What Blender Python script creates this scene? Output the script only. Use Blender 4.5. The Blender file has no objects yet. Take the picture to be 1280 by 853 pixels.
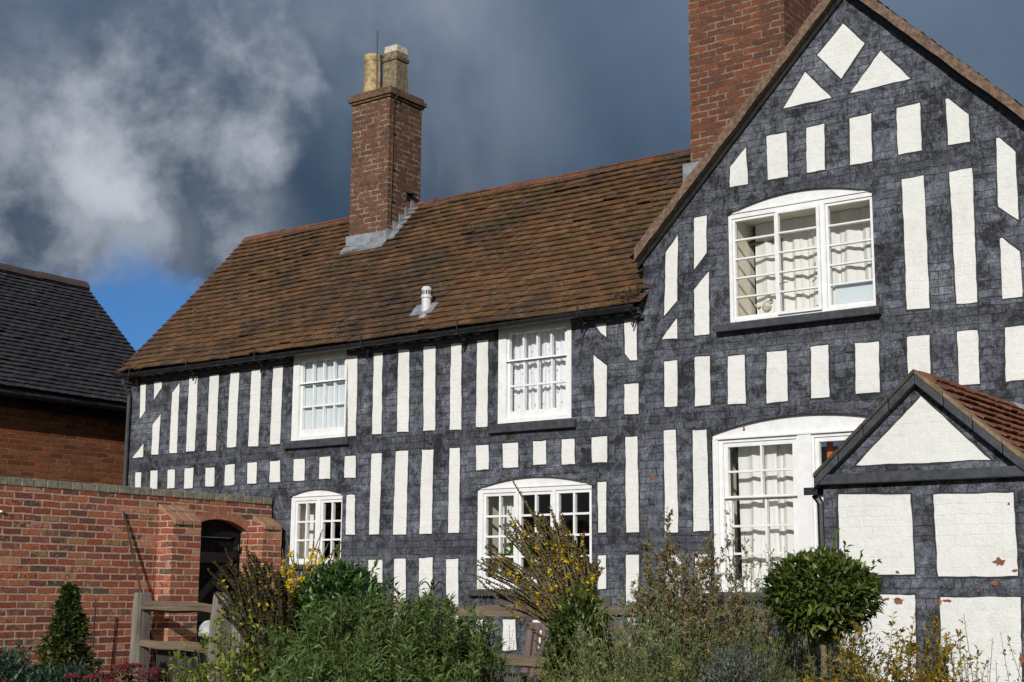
import bpy, bmesh, math, random
import numpy as np
from mathutils import Vector, Matrix
from mathutils.geometry import tessellate_polygon

scene = bpy.context.scene
COL = scene.collection
R = math.radians

# ------------------------------------------------------------------ camera
cam_d = bpy.data.cameras.new('camera')
cam_d.lens = 50.0
cam_d.sensor_width = 36.0
cam_d.clip_end = 3000.0
cam = bpy.data.objects.new('camera', cam_d)
COL.objects.link(cam)
PITCH, ROLL, HEAD = .1765, .0072, .935
_rx = Vector((math.sin(HEAD), math.cos(HEAD), 0))
_fh = Vector((-math.cos(HEAD), math.sin(HEAD), 0))
_z = Vector((0, 0, 1))
_f = math.cos(PITCH) * _fh + math.sin(PITCH) * _z
_u = -math.sin(PITCH) * _fh + math.cos(PITCH) * _z
_r = math.cos(ROLL) * _rx + math.sin(ROLL) * _u
_up = -math.sin(ROLL) * _rx + math.cos(ROLL) * _u
m = Matrix((_r, _up, -_f)).transposed().to_4x4()
m.translation = Vector((6.659, -11.096, 1.35))
cam.matrix_world = m
scene.camera = cam

# ------------------------------------------------------------------ world / sun
SUN_EL, SUN_AZ = R(23.3), R(22.5)        # azimuth to the right of the facade normal (-y)
sun_dir = Vector((math.sin(SUN_AZ) * math.cos(SUN_EL), -math.cos(SUN_AZ) * math.cos(SUN_EL), math.sin(SUN_EL)))
sd = bpy.data.lights.new('sun', 'SUN')
sd.energy = 3.9
sd.angle = R(0.5)
sd.color = (1.0, .968, .91)
so = bpy.data.objects.new('sun', sd)
so.rotation_euler = sun_dir.to_track_quat('Z', 'Y').to_euler()
so.location = (20, -40, 30)
COL.objects.link(so)

W = bpy.data.worlds.new('World')
scene.world = W
W.use_nodes = True
nt = W.node_tree
N, L = nt.nodes, nt.links
N.clear()
out = N.new('ShaderNodeOutputWorld')
bg = N.new('ShaderNodeBackground')
bg.inputs['Strength'].default_value = 0.1
sky = N.new('ShaderNodeTexSky')
sky.sky_type = 'NISHITA'
sky.sun_disc = False
sky.sun_elevation = SUN_EL
sky.sun_rotation = math.atan2(sun_dir.x, sun_dir.y)
sky.air_density = 1.0
sky.dust_density = .3
sky.ozone_density = 2.0
geo = N.new('ShaderNodeTexCoord')

def wmath(op, a, b=None, c=None, clamp=False):
    n = N.new('ShaderNodeMath'); n.operation = op; n.use_clamp = clamp
    for i, v in enumerate((a, b, c)):
        if v is None: continue
        if hasattr(v, 'links'): L.new(v, n.inputs[i])
        else: n.inputs[i].default_value = v
    return n.outputs[0]

def wramp(v, lo, hi):
    n = N.new('ShaderNodeMapRange'); n.interpolation_type = 'SMOOTHSTEP'
    L.new(v, n.inputs['Value'])
    if lo > hi:
        lo, hi = hi, lo
        n.inputs['To Min'].default_value = 1.0; n.inputs['To Max'].default_value = 0.0
    n.inputs['From Min'].default_value = lo; n.inputs['From Max'].default_value = hi
    return n.outputs['Result']

def wdot(d):
    n = N.new('ShaderNodeVectorMath'); n.operation = 'DOT_PRODUCT'
    L.new(geo.outputs['Generated'], n.inputs[0])
    n.inputs[1].default_value = Vector(d).normalized()
    return n.outputs['Value']

def wnoise(scale, detail, rough, dist=0.0, off=(0, 0, 0)):
    mp = N.new('ShaderNodeMapping')
    L.new(geo.outputs['Generated'], mp.inputs['Vector'])
    mp.inputs['Location'].default_value = off
    n = N.new('ShaderNodeTexNoise')
    L.new(mp.outputs['Vector'], n.inputs['Vector'])
    n.inputs['Scale'].default_value = scale
    n.inputs['Detail'].default_value = detail
    n.inputs['Roughness'].default_value = rough
    n.inputs['Distortion'].default_value = dist
    return n.outputs['Fac']

def wmix(f, a, b):
    n = N.new('ShaderNodeMix'); n.data_type = 'RGBA'
    L.new(f, n.inputs['Factor'])
    for i, v in ((6, a), (7, b)):
        if hasattr(v, 'links'): L.new(v, n.inputs[i])
        else: n.inputs[i].default_value = (*v, 1)
    return n.outputs[2]

n1 = wnoise(2.6, 6, .55, .3)
n2 = wnoise(8.0, 9, .54, .12, (3.36, 1.22, 2.03))
n3 = wnoise(1.6, 3, .5, 0.1, (7, 2, 5))
n4 = wnoise(3.6, 5, .55, .5, (1, 8, 3))
sep = N.new('ShaderNodeSeparateXYZ')
L.new(geo.outputs['Generated'], sep.inputs[0])
zz = sep.outputs['Z']
c0 = lambda n, k: wmath('MULTIPLY', wmath('SUBTRACT', n, .5), k)
# storm cloud: darkest low over the roofs, paler higher up
elev = wramp(zz, .20, .42)
body = wmath('ADD', wmath('ADD', wmath('MULTIPLY', elev, .70), c0(n1, 2.4)), .06, clamp=True)
storm = wmix(body, (.42, .72, 1.18), (1.42, 1.92, 2.75))
# pale sunlit cloud heads
near = wmath('MAXIMUM', wramp(wdot((-.714, .616, .340)), .9942, .9994), wmath('MULTIPLY', wramp(wdot((-.757, .580, .300)), .9968, .9997), .9))
n5 = wnoise(17.0, 8, .6, .1, (5, 4, 1))
den = wmath('ADD', wmath('ADD', wmath('MULTIPLY', n2, .62), wmath('MULTIPLY', n5, .38)), wmath('MULTIPLY', near, .20))
headm = wmath('MULTIPLY', wramp(near, .02, .55), wramp(den, .55, .84))
near2 = wramp(wdot((-.790, .572, .228)), .985, .997)
head2m = wmath('MULTIPLY', wmath('MULTIPLY', near2, wramp(wmath('ADD', wmath('MULTIPLY', n2, .6), wmath('MULTIPLY', n5, .4)), .42, .62)), .60)
haze_ = wmath('MULTIPLY', wramp(wdot((-.71, .59, .37)), .955, .995), wmath('MULTIPLY', wramp(n4, .40, .66), .34))
cl = wmix(wmath('MAXIMUM', wmath('MULTIPLY', wmath('MAXIMUM', headm, head2m), .92), haze_), storm, (5.6, 6.0, 6.7))
# gap of open blue low in the west
low = wramp(zz, .252, .168)
gapm = wramp(wmath('ADD', wmath('MULTIPLY', low, wramp(wdot((-.79, .60, .16)), .955, .985)), c0(n2, 2.2)), .36, .80)
skyb = N.new('ShaderNodeMix'); skyb.data_type = 'RGBA'; skyb.blend_type = 'MULTIPLY'
skyb.inputs['Factor'].default_value = 1
L.new(sky.outputs['Color'], skyb.inputs[6]); skyb.inputs[7].default_value = (.20, .46, .80, 1)
wisp = wmath('MULTIPLY', wramp(n4, .45, .68), .5)
cl2 = wmix(gapm, cl, wmix(wisp, skyb.outputs[2], (1.9, 2.5, 3.6)))
# broken bright sky around the sun, behind the photographer
open_ = wmath('MULTIPLY', wramp(wdot(sun_dir), .0, .75), wramp(n3, .3, .7))
fin = wmix(open_, cl2, wmix(wramp(n1, .4, .62), sky.outputs['Color'], (6.5, 6.3, 6.0)))
L.new(fin, bg.inputs['Color'])
L.new(bg.outputs[0], out.inputs['Surface'])

vs = scene.view_settings
vs.view_transform = 'Standard'
vs.look = 'None'
vs.exposure = 0.0
vs.gamma = 1.0
vs.use_curve_mapping = False
scene.render.engine = 'CYCLES'
GABLE_Y = -.03
MAIN_PANELS = [
    [(-7.129, 3.84), (-7.031, 3.832), (-7.02, 3.502), (-7.113, 3.41)],
    [(-6.879, 3.841), (-6.738, 3.839), (-6.741, 3.758), (-6.869, 3.628)],
    [(-6.544, 3.681), (-6.42, 3.792), (-6.41, 2.96), (-6.539, 2.967)],
    [(-6.867, 3.324), (-6.732, 3.445), (-6.741, 2.961), (-6.863, 2.963)],
    [(-7.023, 3.104), (-7.016, 2.941), (-7.212, 2.941)],
    [(-6.251, 3.845), (-6.103, 3.841), (-6.102, 2.969), (-6.248, 2.967)],
    [(-5.899, 3.835), (-5.742, 3.84), (-5.737, 2.954), (-5.891, 2.958)],
    [(-5.549, 3.839), (-5.403, 3.84), (-5.408, 2.978), (-5.556, 2.982)],
    [(-5.199, 3.844), (-5.046, 3.844), (-5.047, 2.968), (-5.207, 2.973)],
    [(-4.851, 3.854), (-4.698, 3.846), (-4.705, 2.972), (-4.858, 2.975)],
    [(-7.135, 2.764), (-7.032, 2.763), (-7.028, 2.564), (-7.128, 2.561)],
    [(-6.863, 2.77), (-6.736, 2.772), (-6.731, 2.552), (-6.856, 2.553)],
    [(-6.554, 2.768), (-6.429, 2.768), (-6.425, 2.549), (-6.55, 2.55)],
    [(-6.255, 2.774), (-6.106, 2.775), (-6.107, 2.537), (-6.253, 2.538)],
    [(-5.895, 2.763), (-5.75, 2.762), (-5.742, 2.544), (-5.89, 2.55)],
    [(-5.566, 2.781), (-5.416, 2.781), (-5.41, 2.548), (-5.568, 2.547)],
    [(-5.207, 2.786), (-5.056, 2.787), (-5.053, 2.549), (-5.199, 2.551)],
    [(-4.848, 2.787), (-4.693, 2.788), (-4.678, 2.552), (-4.844, 2.557)],
    [(-4.48, 2.791), (-4.316, 2.788), (-4.308, 2.553), (-4.474, 2.553)],
    [(-4.091, 2.79), (-3.937, 2.793), (-3.93, 2.556), (-4.091, 2.561)],
    [(-3.72, 2.782), (-3.568, 2.783), (-3.56, 2.551), (-3.722, 2.558)],
    [(-3.342, 2.791), (-3.203, 2.789), (-3.212, 1.954), (-3.349, 1.955)],
    [(-3.006, 2.798), (-2.841, 2.796), (-2.848, 1.944), (-3.018, 1.945)],
    [(-2.654, 2.796), (-2.505, 2.793), (-2.511, 1.946), (-2.67, 1.945)],
    [(-3.681, 2.373), (-3.565, 2.372), (-3.55, 1.953), (-3.68, 1.959)],
    [(-3.35, 1.692), (-3.162, 1.694), (-3.133, 0.802), (-3.32, 0.796)],
    [(-2.998, 1.701), (-2.846, 1.703), (-2.818, 0.81), (-2.977, 0.806)],
    [(-2.67, 1.706), (-2.493, 1.711), (-2.482, 0.83), (-2.653, 0.825)],
    [(-2.318, 1.69), (-2.166, 1.695), (-2.151, 0.831), (-2.297, 0.835)],
    [(-1.935, 1.106), (-1.801, 1.111), (-1.793, 0.841), (-1.925, 0.829)],
    [(-1.612, 1.114), (-1.467, 1.119), (-1.45, 0.835), (-1.609, 0.823)],
    [(-1.263, 1.119), (-1.118, 1.125), (-1.113, 0.867), (-1.262, 0.855)],
    [(-3.721, 3.862), (-3.579, 3.854), (-3.573, 2.994), (-3.689, 2.996)],
    [(-3.345, 3.86), (-3.224, 3.853), (-3.211, 2.991), (-3.341, 2.997)],
    [(-3.003, 3.859), (-2.853, 3.854), (-2.842, 2.993), (-2.995, 2.999)],
    [(-2.659, 3.862), (-2.501, 3.855), (-2.489, 2.985), (-2.643, 2.991)],
    [(-2.296, 3.855), (-2.164, 3.853), (-2.149, 2.972), (-2.295, 2.976)],
    [(-1.959, 3.858), (-1.823, 3.853), (-1.821, 2.98), (-1.962, 2.987)],
    [(-2.293, 2.792), (-2.164, 2.79), (-2.16, 1.948), (-2.299, 1.95)],
    [(-1.961, 2.8), (-1.806, 2.797), (-1.801, 2.559), (-1.951, 2.556)],
    [(-1.632, 2.802), (-1.448, 2.8), (-1.442, 2.562), (-1.625, 2.566)],
    [(-1.265, 2.801), (-1.115, 2.802), (-1.114, 2.576), (-1.262, 2.573)],
    [(-0.935, 2.801), (-0.787, 2.799), (-0.783, 2.56), (-0.931, 2.564)],
    [(-0.595, 2.801), (-0.425, 2.802), (-0.428, 2.561), (-0.589, 2.563)],
    [(-0.552, 3.866), (-0.429, 3.864), (-0.426, 3.735), (-0.486, 3.781)],
    [(-0.229, 3.868), (-0.093, 3.863), (-0.092, 3.484), (-0.163, 3.491), (-0.223, 3.56)],
    [(-0.568, 3.579), (-0.422, 3.463), (-0.434, 2.987), (-0.557, 2.994)],
    [(-0.232, 3.271), (-0.083, 3.27), (-0.08, 2.987), (-0.231, 2.992)],
    [(-0.223, 2.781), (-0.097, 2.783), (-0.089, 1.912), (-0.223, 1.913)],
    [(-0.528, 2.382), (-0.435, 2.384), (-0.437, 1.918), (-0.526, 1.918)],
    [(-0.529, 1.71), (-0.441, 1.712), (-0.443, 1.408), (-0.532, 1.405)],
    [(-0.227, 1.71), (-0.093, 1.711), (-0.098, 0.894), (-0.23, 0.89)],
    [(-0.509, 1.128), (-0.439, 1.132), (-0.438, 0.885), (-0.51, 0.883)],
]
GABLE_PANELS = [
    [(0.351, 3.827), (0.354, 3.64), (0.192, 3.649)],
    [(0.209, 3.44), (0.347, 3.441), (0.343, 3.023), (0.212, 3.025)],
    [(0.529, 3.454), (0.677, 3.449), (0.673, 3.01), (0.521, 3.007)],
    [(0.198, 2.814), (0.322, 2.813), (0.332, 1.903), (0.2, 1.905)],
    [(0.495, 2.796), (0.634, 2.793), (0.647, 1.908), (0.487, 1.907)],
    [(0.2, 1.702), (0.358, 1.706), (0.346, 0.934), (0.19, 0.93)],
    [(0.499, 1.707), (0.651, 1.707), (0.639, 0.942), (0.489, 0.938)],
    [(0.245, 4.455), (0.371, 4.597), (0.353, 3.984), (0.217, 3.86)],
    [(0.544, 4.734), (0.671, 4.735), (0.664, 4.391), (0.536, 4.255)],
    [(0.532, 4.068), (0.683, 4.216), (0.679, 3.646), (0.53, 3.646)],
    [(0.919, 5.148), (1.08, 5.301), (1.091, 4.961), (0.912, 4.96)],
    [(1.285, 5.368), (1.475, 5.367), (1.476, 4.962), (1.288, 4.967)],
    [(1.665, 5.372), (1.831, 5.375), (1.826, 4.965), (1.659, 4.965)],
    [(2.061, 5.375), (2.258, 5.384), (2.252, 4.964), (2.055, 4.964)],
    [(2.037, 6.244), (2.226, 6.018), (2.001, 5.745), (1.786, 6.011)],
    [(1.67, 5.883), (1.907, 5.596), (1.452, 5.59)],
    [(2.362, 5.922), (2.611, 5.616), (2.08, 5.601)],
    [(2.483, 5.385), (2.682, 5.389), (2.68, 4.981), (2.479, 4.978)],
    [(2.899, 5.377), (2.921, 5.377), (3.08, 5.211), (3.079, 4.98), (2.9, 4.983)],
    [(3.29, 4.967), (3.315, 4.968), (3.433, 4.828), (3.429, 4.275), (3.276, 4.406)],
    [(2.499, 4.763), (2.686, 4.765), (2.685, 3.652), (2.496, 3.661)],
    [(2.901, 4.755), (3.084, 4.759), (3.072, 3.657), (2.906, 3.664)],
    [(3.275, 4.146), (3.298, 4.147), (3.425, 4.02), (3.422, 3.659), (3.274, 3.66)],
    [(0.858, 3.429), (1.021, 3.427), (1.024, 2.999), (0.848, 3.004)],
    [(1.233, 3.429), (1.422, 3.427), (1.418, 2.99), (1.221, 2.984)],
    [(1.643, 3.437), (1.803, 3.437), (1.799, 2.995), (1.636, 2.995)],
    [(2.041, 3.428), (2.247, 3.423), (2.238, 3.002), (2.032, 3.005)],
    [(2.487, 3.436), (2.678, 3.435), (2.666, 3.044), (2.481, 3.044)],
    [(2.9, 3.437), (3.062, 3.433), (3.058, 3.006), (2.894, 3.007)],
    [(3.28, 3.43), (3.447, 3.43), (3.433, 3.009), (3.261, 3.006)],
]
PORCH_PANELS = [
    [(2.705, 2.034), (3.209, 2.019), (3.212, 1.498), (2.693, 1.496)],
    [(3.363, 2.011), (3.877, 2.005), (3.874, 1.487), (3.369, 1.485)],
    [(2.694, 1.371), (3.21, 1.367), (3.192, 0.771), (2.675, 0.749)],
    [(3.378, 1.355), (3.885, 1.355), (3.864, 0.8), (3.356, 0.778)],
    [(3.307, 2.658), (3.743, 2.218), (2.839, 2.225)],
]

# ------------------------------------------------------------------ helpers
rnd = random.Random(7)

class MB:
    """collects geometry in world coordinates, links it as one mesh object"""
    def __init__(self):
        self.v, self.f, self.mi = [], [], []
    def add(self, vs, fs, mi=0):
        o = len(self.v)
        self.v.extend([tuple(p) for p in vs])
        self.f.extend([tuple(i + o for i in f) for f in fs])
        self.mi.extend([mi] * len(fs))
    def box(self, x0, x1, y0, y1, z0, z1, mi=0):
        self.hexa([(x0, y0, z0), (x1, y0, z0), (x1, y1, z0), (x0, y1, z0), (x0, y0, z1), (x1, y0, z1), (x1, y1, z1), (x0, y1, z1)], mi)
    def hexa(self, p, mi=0):
        self.add(p, [(0, 3, 2, 1), (4, 5, 6, 7), (0, 1, 5, 4), (1, 2, 6, 5), (2, 3, 7, 6), (3, 0, 4, 7)], mi)
    def prism(self, loop, holes, f0, f1, mi=0):
        """2D loops (a, b); f0/f1 map (a, b) to the front and the back 3D point"""
        loops = [list(loop)] + [list(h) for h in holes]
        flat = [p for l in loops for p in l]
        tris = tessellate_polygon([[Vector((p[0], p[1], 0)) for p in l] for l in loops])
        n = len(flat)
        vs = [f0(*p) for p in flat] + [f1(*p) for p in flat]
        fs = []
        for t in tris:
            fs.append(tuple(t)); fs.append(tuple(i + n for i in reversed(t)))
        o = 0
        for l in loops:
            k = len(l)
            for i in range(k):
                a, b = o + i, o + (i + 1) % k
                fs.append((a, b, b + n, a + n))
            o += k
        self.add(vs, fs, mi)
    def xz(self, loop, y0, y1, holes=(), mi=0):
        self.prism(loop, holes, lambda a, b: (a, y0, b), lambda a, b: (a, y1, b), mi)
    def yz(self, loop, x0, x1, holes=(), mi=0):
        self.prism(loop, holes, lambda a, b: (x0, a, b), lambda a, b: (x1, a, b), mi)
    def tube(self, pts, rads, seg=6, mi=0, cap=True):
        pts = [Vector(p) for p in pts]
        if not hasattr(rads, '__len__'): rads = [rads] * len(pts)
        rings = []
        ref = Vector((0, 0, 1))
        for i, p in enumerate(pts):
            d = (pts[min(i + 1, len(pts) - 1)] - pts[max(i - 1, 0)]).normalized()
            a = d.cross(ref)
            if a.length < .05: a = d.cross(Vector((1, 0, 0)))
            a.normalize(); b = d.cross(a)
            rings.append([p + (a * math.cos(t) + b * math.sin(t)) * rads[i] for t in [2 * math.pi * k / seg for k in range(seg)]])
        vs = [v for r in rings for v in r]
        fs = []
        for i in range(len(pts) - 1):
            for k in range(seg):
                a, b = i * seg + k, i * seg + (k + 1) % seg
                fs.append((a, b, b + seg, a + seg))
        if cap:
            fs.append(tuple(range(seg))[::-1]); fs.append(tuple(range((len(pts) - 1) * seg, len(pts) * seg)))
        self.add(vs, fs, mi)
    def lathe(self, c, prof, seg=16, mi=0):
        vs, fs = [], []
        for (r, z) in prof:
            for k in range(seg):
                t = 2 * math.pi * k / seg
                vs.append((c[0] + r * math.cos(t), c[1] + r * math.sin(t), c[2] + z))
        for i in range(len(prof) - 1):
            for k in range(seg):
                a, b = i * seg + k, i * seg + (k + 1) % seg
                fs.append((a, b, b + seg, a + seg))
        fs.append(tuple(range(seg))[::-1]); fs.append(tuple(range((len(prof) - 1) * seg, len(prof) * seg)))
        self.add(vs, fs, mi)
    def build(self, name, mats, parent=None, smooth=False, label=None, bevel=0, recalc=True):
        off = world_off(parent)
        me = bpy.data.meshes.new(name)
        me.from_pydata([(p[0] - off[0], p[1] - off[1], p[2] - off[2]) for p in self.v], [], self.f)
        if not isinstance(mats, (list, tuple)): mats = [mats]
        for m_ in mats: me.materials.append(m_)
        if len(mats) > 1: me.polygons.foreach_set('material_index', self.mi)
        if recalc:
            bm = bmesh.new(); bm.from_mesh(me)
            bmesh.ops.recalc_face_normals(bm, faces=bm.faces[:])
            bm.to_mesh(me); bm.free()
        if smooth: me.polygons.foreach_set('use_smooth', [True] * len(me.polygons))
        me.update()
        o = bpy.data.objects.new(name, me)
        COL.objects.link(o)
        if parent: o.parent = parent
        if label: o['label'] = label
        if bevel:
            b = o.modifiers.new('bevel', 'BEVEL'); b.width = bevel; b.segments = 2; b.limit_method = 'ANGLE'
        return o

def world_off(o):
    t = Vector((0, 0, 0))
    while o is not None:
        t += o.location; o = o.parent
    return t

def tag(o, label, cat, group=None):
    o['label'] = label; o['category'] = cat
    if group: o['group'] = group
    return o

def thing(name, label, cat, loc=(0, 0, 0), group=None):
    o = bpy.data.objects.new(name, None)
    o.empty_display_size = .2
    o.location = loc
    COL.objects.link(o)
    return tag(o, label, cat, group)

# ------------------------------------------------------------------ materials
class NB:
    def __init__(self, name):
        self.m = bpy.data.materials.new(name); self.m.use_nodes = True
        self.t = self.m.node_tree; self.t.nodes.clear()
        self.out = self.node('ShaderNodeOutputMaterial')
    def node(self, typ, **kw):
        n = self.t.nodes.new(typ)
        for k, v in kw.items(): setattr(n, k, v)
        return n
    def link(self, a, b): self.t.links.new(a, b)
    def put(self, sock, v):
        if hasattr(v, 'links'): self.link(v, sock)
        elif hasattr(v, '__len__') and sock.type == 'RGBA' and len(v) == 3: sock.default_value = (*v, 1)
        else: sock.default_value = v
    def math(self, op, a, b=0.0, clamp=False):
        n = self.node('ShaderNodeMath', operation=op, use_clamp=clamp)
        self.put(n.inputs[0], a); self.put(n.inputs[1], b)
        return n.outputs[0]
    def mix(self, f, a, b, blend='MIX'):
        n = self.node('ShaderNodeMix', data_type='RGBA', blend_type=blend)
        self.put(n.inputs[0], f); self.put(n.inputs[6], a); self.put(n.inputs[7], b)
        return n.outputs[2]
    def ramp(self, f, stops, interp='LINEAR'):
        n = self.node('ShaderNodeValToRGB'); cr = n.color_ramp; cr.interpolation = interp
        while len(cr.elements) > 1: cr.elements.remove(cr.elements[-1])
        for i, (p, c) in enumerate(stops):
            e = cr.elements[0] if i == 0 else cr.elements.new(p)
            e.position = p; e.color = (*c, 1)
        self.link(f, n.inputs[0])
        return n.outputs[0]
    def step(self, v, lo, hi, smooth=True):
        n = self.node('ShaderNodeMapRange')
        if smooth: n.interpolation_type = 'SMOOTHSTEP'
        self.put(n.inputs['Value'], v); n.inputs['From Min'].default_value = lo; n.inputs['From Max'].default_value = hi
        return n.outputs['Result']
    def pos(self):
        return self.node('ShaderNodeNewGeometry').outputs['Position']
    def objc(self):
        return self.node('ShaderNodeTexCoord').outputs['Object']
    def map(self, v, scale=(1, 1, 1), loc=(0, 0, 0)):
        n = self.node('ShaderNodeMapping'); self.link(v, n.inputs[0])
        n.inputs['Scale'].default_value = scale; n.inputs['Location'].default_value = loc
        return n.outputs[0]
    def noise(self, v, scale, detail=3, rough=.5, dist=0.0, color=False):
        n = self.node('ShaderNodeTexNoise'); self.link(v, n.inputs['Vector'])
        n.inputs['Scale'].default_value = scale; n.inputs['Detail'].default_value = detail
        n.inputs['Roughness'].default_value = rough; n.inputs['Distortion'].default_value = dist
        return n.outputs['Color' if color else 'Fac']
    def island(self):
        return self.node('ShaderNodeNewGeometry').outputs['Random Per Island']
    def bump(self, h, strength=1.0, dist=.01, prev=None):
        n = self.node('ShaderNodeBump'); self.put(n.inputs['Height'], h)
        n.inputs['Strength'].default_value = strength; n.inputs['Distance'].default_value = dist
        if prev is not None: self.link(prev, n.inputs['Normal'])
        return n.outputs[0]
    def bsdf(self, col, rough=.7, normal=None, spec=.4, metal=0.0, coat=0.0):
        n = self.node('ShaderNodeBsdfPrincipled')
        self.put(n.inputs['Base Color'], col); self.put(n.inputs['Roughness'], rough)
        n.inputs['Specular IOR Level'].default_value = spec; n.inputs['Metallic'].default_value = metal
        n.inputs['Coat Weight'].default_value = coat
        if normal is not None: self.link(normal, n.inputs['Normal'])
        return n.outputs[0]
    def done(self, sh):
        self.link(sh, self.out.inputs['Surface']); return self.m
    # brick coordinates: along the wall (x or y by facing) and up
    def brickco(self, wob=.012, wobs=3.0):
        g = self.node('ShaderNodeNewGeometry')
        sp = self.node('ShaderNodeSeparateXYZ'); self.link(g.outputs['Position'], sp.inputs[0])
        sn = self.node('ShaderNodeSeparateXYZ'); self.link(g.outputs['True Normal'], sn.inputs[0])
        k = self.math('GREATER_THAN', self.math('ABSOLUTE', sn.outputs[0]), .6)
        u = self.math('ADD', self.math('MULTIPLY', sp.outputs[0], self.math('SUBTRACT', 1.0, k)), self.math('MULTIPLY', sp.outputs[1], k))
        nz = self.noise(g.outputs['Position'], wobs, 2, .5, 0, True)
        sc = self.node('ShaderNodeSeparateXYZ'); self.link(nz, sc.inputs[0])
        u = self.math('ADD', u, self.math('MULTIPLY', self.math('SUBTRACT', sc.outputs[0], .5), wob * 2))
        w = self.math('ADD', sp.outputs[2], self.math('MULTIPLY', self.math('SUBTRACT', sc.outputs[1], .5), wob))
        c = self.node('ShaderNodeCombineXYZ'); self.link(u, c.inputs[0]); self.link(w, c.inputs[1])
        return c.outputs[0], g.outputs['Position']
    def brick(self, co, bw=.205, bh=.067, mortar=.0085, smooth=.25, squash=1.0):
        n = self.node('ShaderNodeTexBrick'); self.link(co, n.inputs['Vector'])
        n.inputs['Color1'].default_value = (0, 0, 0, 1); n.inputs['Color2'].default_value = (1, 1, 1, 1)
        n.inputs['Mortar'].default_value = (.5, .5, .5, 1)
        n.inputs['Scale'].default_value = 1; n.inputs['Mortar Size'].default_value = mortar
        n.inputs['Mortar Smooth'].default_value = smooth; n.inputs['Bias'].default_value = 0
        n.inputs['Brick Width'].default_value = bw; n.inputs['Row Height'].default_value = bh
        n.offset = .5; n.squash = squash; n.squash_frequency = 2
        return n.outputs['Color'], n.outputs['Fac']

def painted_brick(name, dark):
    b = NB(name)
    co, p = b.brickco(.030, 5.5)
    rc, fac = b.brick(co, .205, .067, .005, .9)
    fine = b.noise(p, 60, 6, .7)
    mid = b.noise(p, 10, 6, .65, .8)
    big = b.noise(p, 1.5, 4, .6, .5)
    lump = b.noise(p, 24, 5, .65, .5)
    brush = b.noise(b.map(p, (34, 34, 9)), 1.0, 4, .65, 1.2)
    ridge = b.math('ABSOLUTE', b.math('SUBTRACT', b.noise(p, 15, 5, .62, 1.0), .5))
    crack = b.math('SUBTRACT', 1.0, b.step(ridge, .0, .022))       # fine wandering cracks
    # thick paint fills the joints here and there
    seam = b.math('MULTIPLY', b.step(fac, .15, .85), b.step(b.math('ADD', b.math('MULTIPLY', b.noise(p, 3.4, 4, .65), .6), b.math('MULTIPLY', big, .4)), .42, .58))
    h = b.math('ADD', b.math('MULTIPLY', fine, .5), b.math('MULTIPLY', lump, .9))
    h = b.math('SUBTRACT', h, b.math('MULTIPLY', seam, .95 if dark else .26))
    h = b.math('SUBTRACT', h, b.math('MULTIPLY', crack, .20 if dark else .10))
    h = b.math('ADD', h, b.math('MULTIPLY', rc, .25))
    nrm = b.bump(h, 1.0 if dark else .5, .013)
    if dark:
        t = b.math('ADD', b.math('MULTIPLY', b.math('SUBTRACT', big, .5), 1.5), b.math('MULTIPLY', b.math('SUBTRACT', mid, .5), 1.8))
        t = b.math('ADD', t, b.math('MULTIPLY', b.math('SUBTRACT', fine, .5), .9))
        t = b.math('ADD', t, b.math('MULTIPLY', b.math('SUBTRACT', brush, .5), .75))
        t = b.math('ADD', b.math('ADD', t, b.math('MULTIPLY', b.math('SUBTRACT', rc, .5), .22)), .54)
        col = b.ramp(t, [(.12, (.019, .020, .0245)), (.32, (.037, .0395, .048)), (.45, (.074, .080, .098)), (.66, (.112, .121, .146)), (.86, (.158, .170, .202)), (1.0, (.225, .237, .272))])
        sz = b.node('ShaderNodeSeparateXYZ'); b.link(p, sz.inputs[0])
        zw = b.math('ADD', sz.outputs[2], b.math('MULTIPLY', b.math('SUBTRACT', mid, .5), .14))
        fresh = 0.0      # bands gone over with fresh black paint
        for zc, hw in ((1.83, .10), (2.885, .075), (3.56, .05), (4.87, .06)):
            fresh = b.math('MAXIMUM', fresh, b.math('SUBTRACT', 1.0, b.step(b.math('ABSOLUTE', b.math('SUBTRACT', zw, zc)), hw - .03, hw + .04)))
        col = b.mix(b.math('MULTIPLY', b.math('MULTIPLY', fresh, b.step(big, .38, .60)), .6), col, (.030, .031, .037))
        col = b.mix(b.math('MULTIPLY', crack, .24), col, (.018, .018, .022))
        col = b.mix(b.math('MULTIPLY', seam, .66), col, (.013, .013, .016))
        rough = .62
    else:
        t = b.math('ADD', b.math('MULTIPLY', mid, .6), b.math('MULTIPLY', big, .5))
        col = b.ramp(t, [(.3, (.60, .595, .555)), (.52, (.70, .70, .672)), (.75, (.76, .76, .74))])
        spk = b.math('MULTIPLY', b.step(fine, .60, .70), b.step(b.noise(p, 6, 4, .65), .46, .60))
        col = b.mix(b.math('MULTIPLY', spk, .6), col, (.36, .34, .28))
        crack = b.math('MULTIPLY', seam, b.step(b.noise(p, 7, 2, .5), .52, .66))
        col = b.mix(b.math('MULTIPLY', crack, .14), col, (.30, .28, .25))
        rough = .7
    return b.done(b.bsdf(col, rough, nrm, .3))

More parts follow.
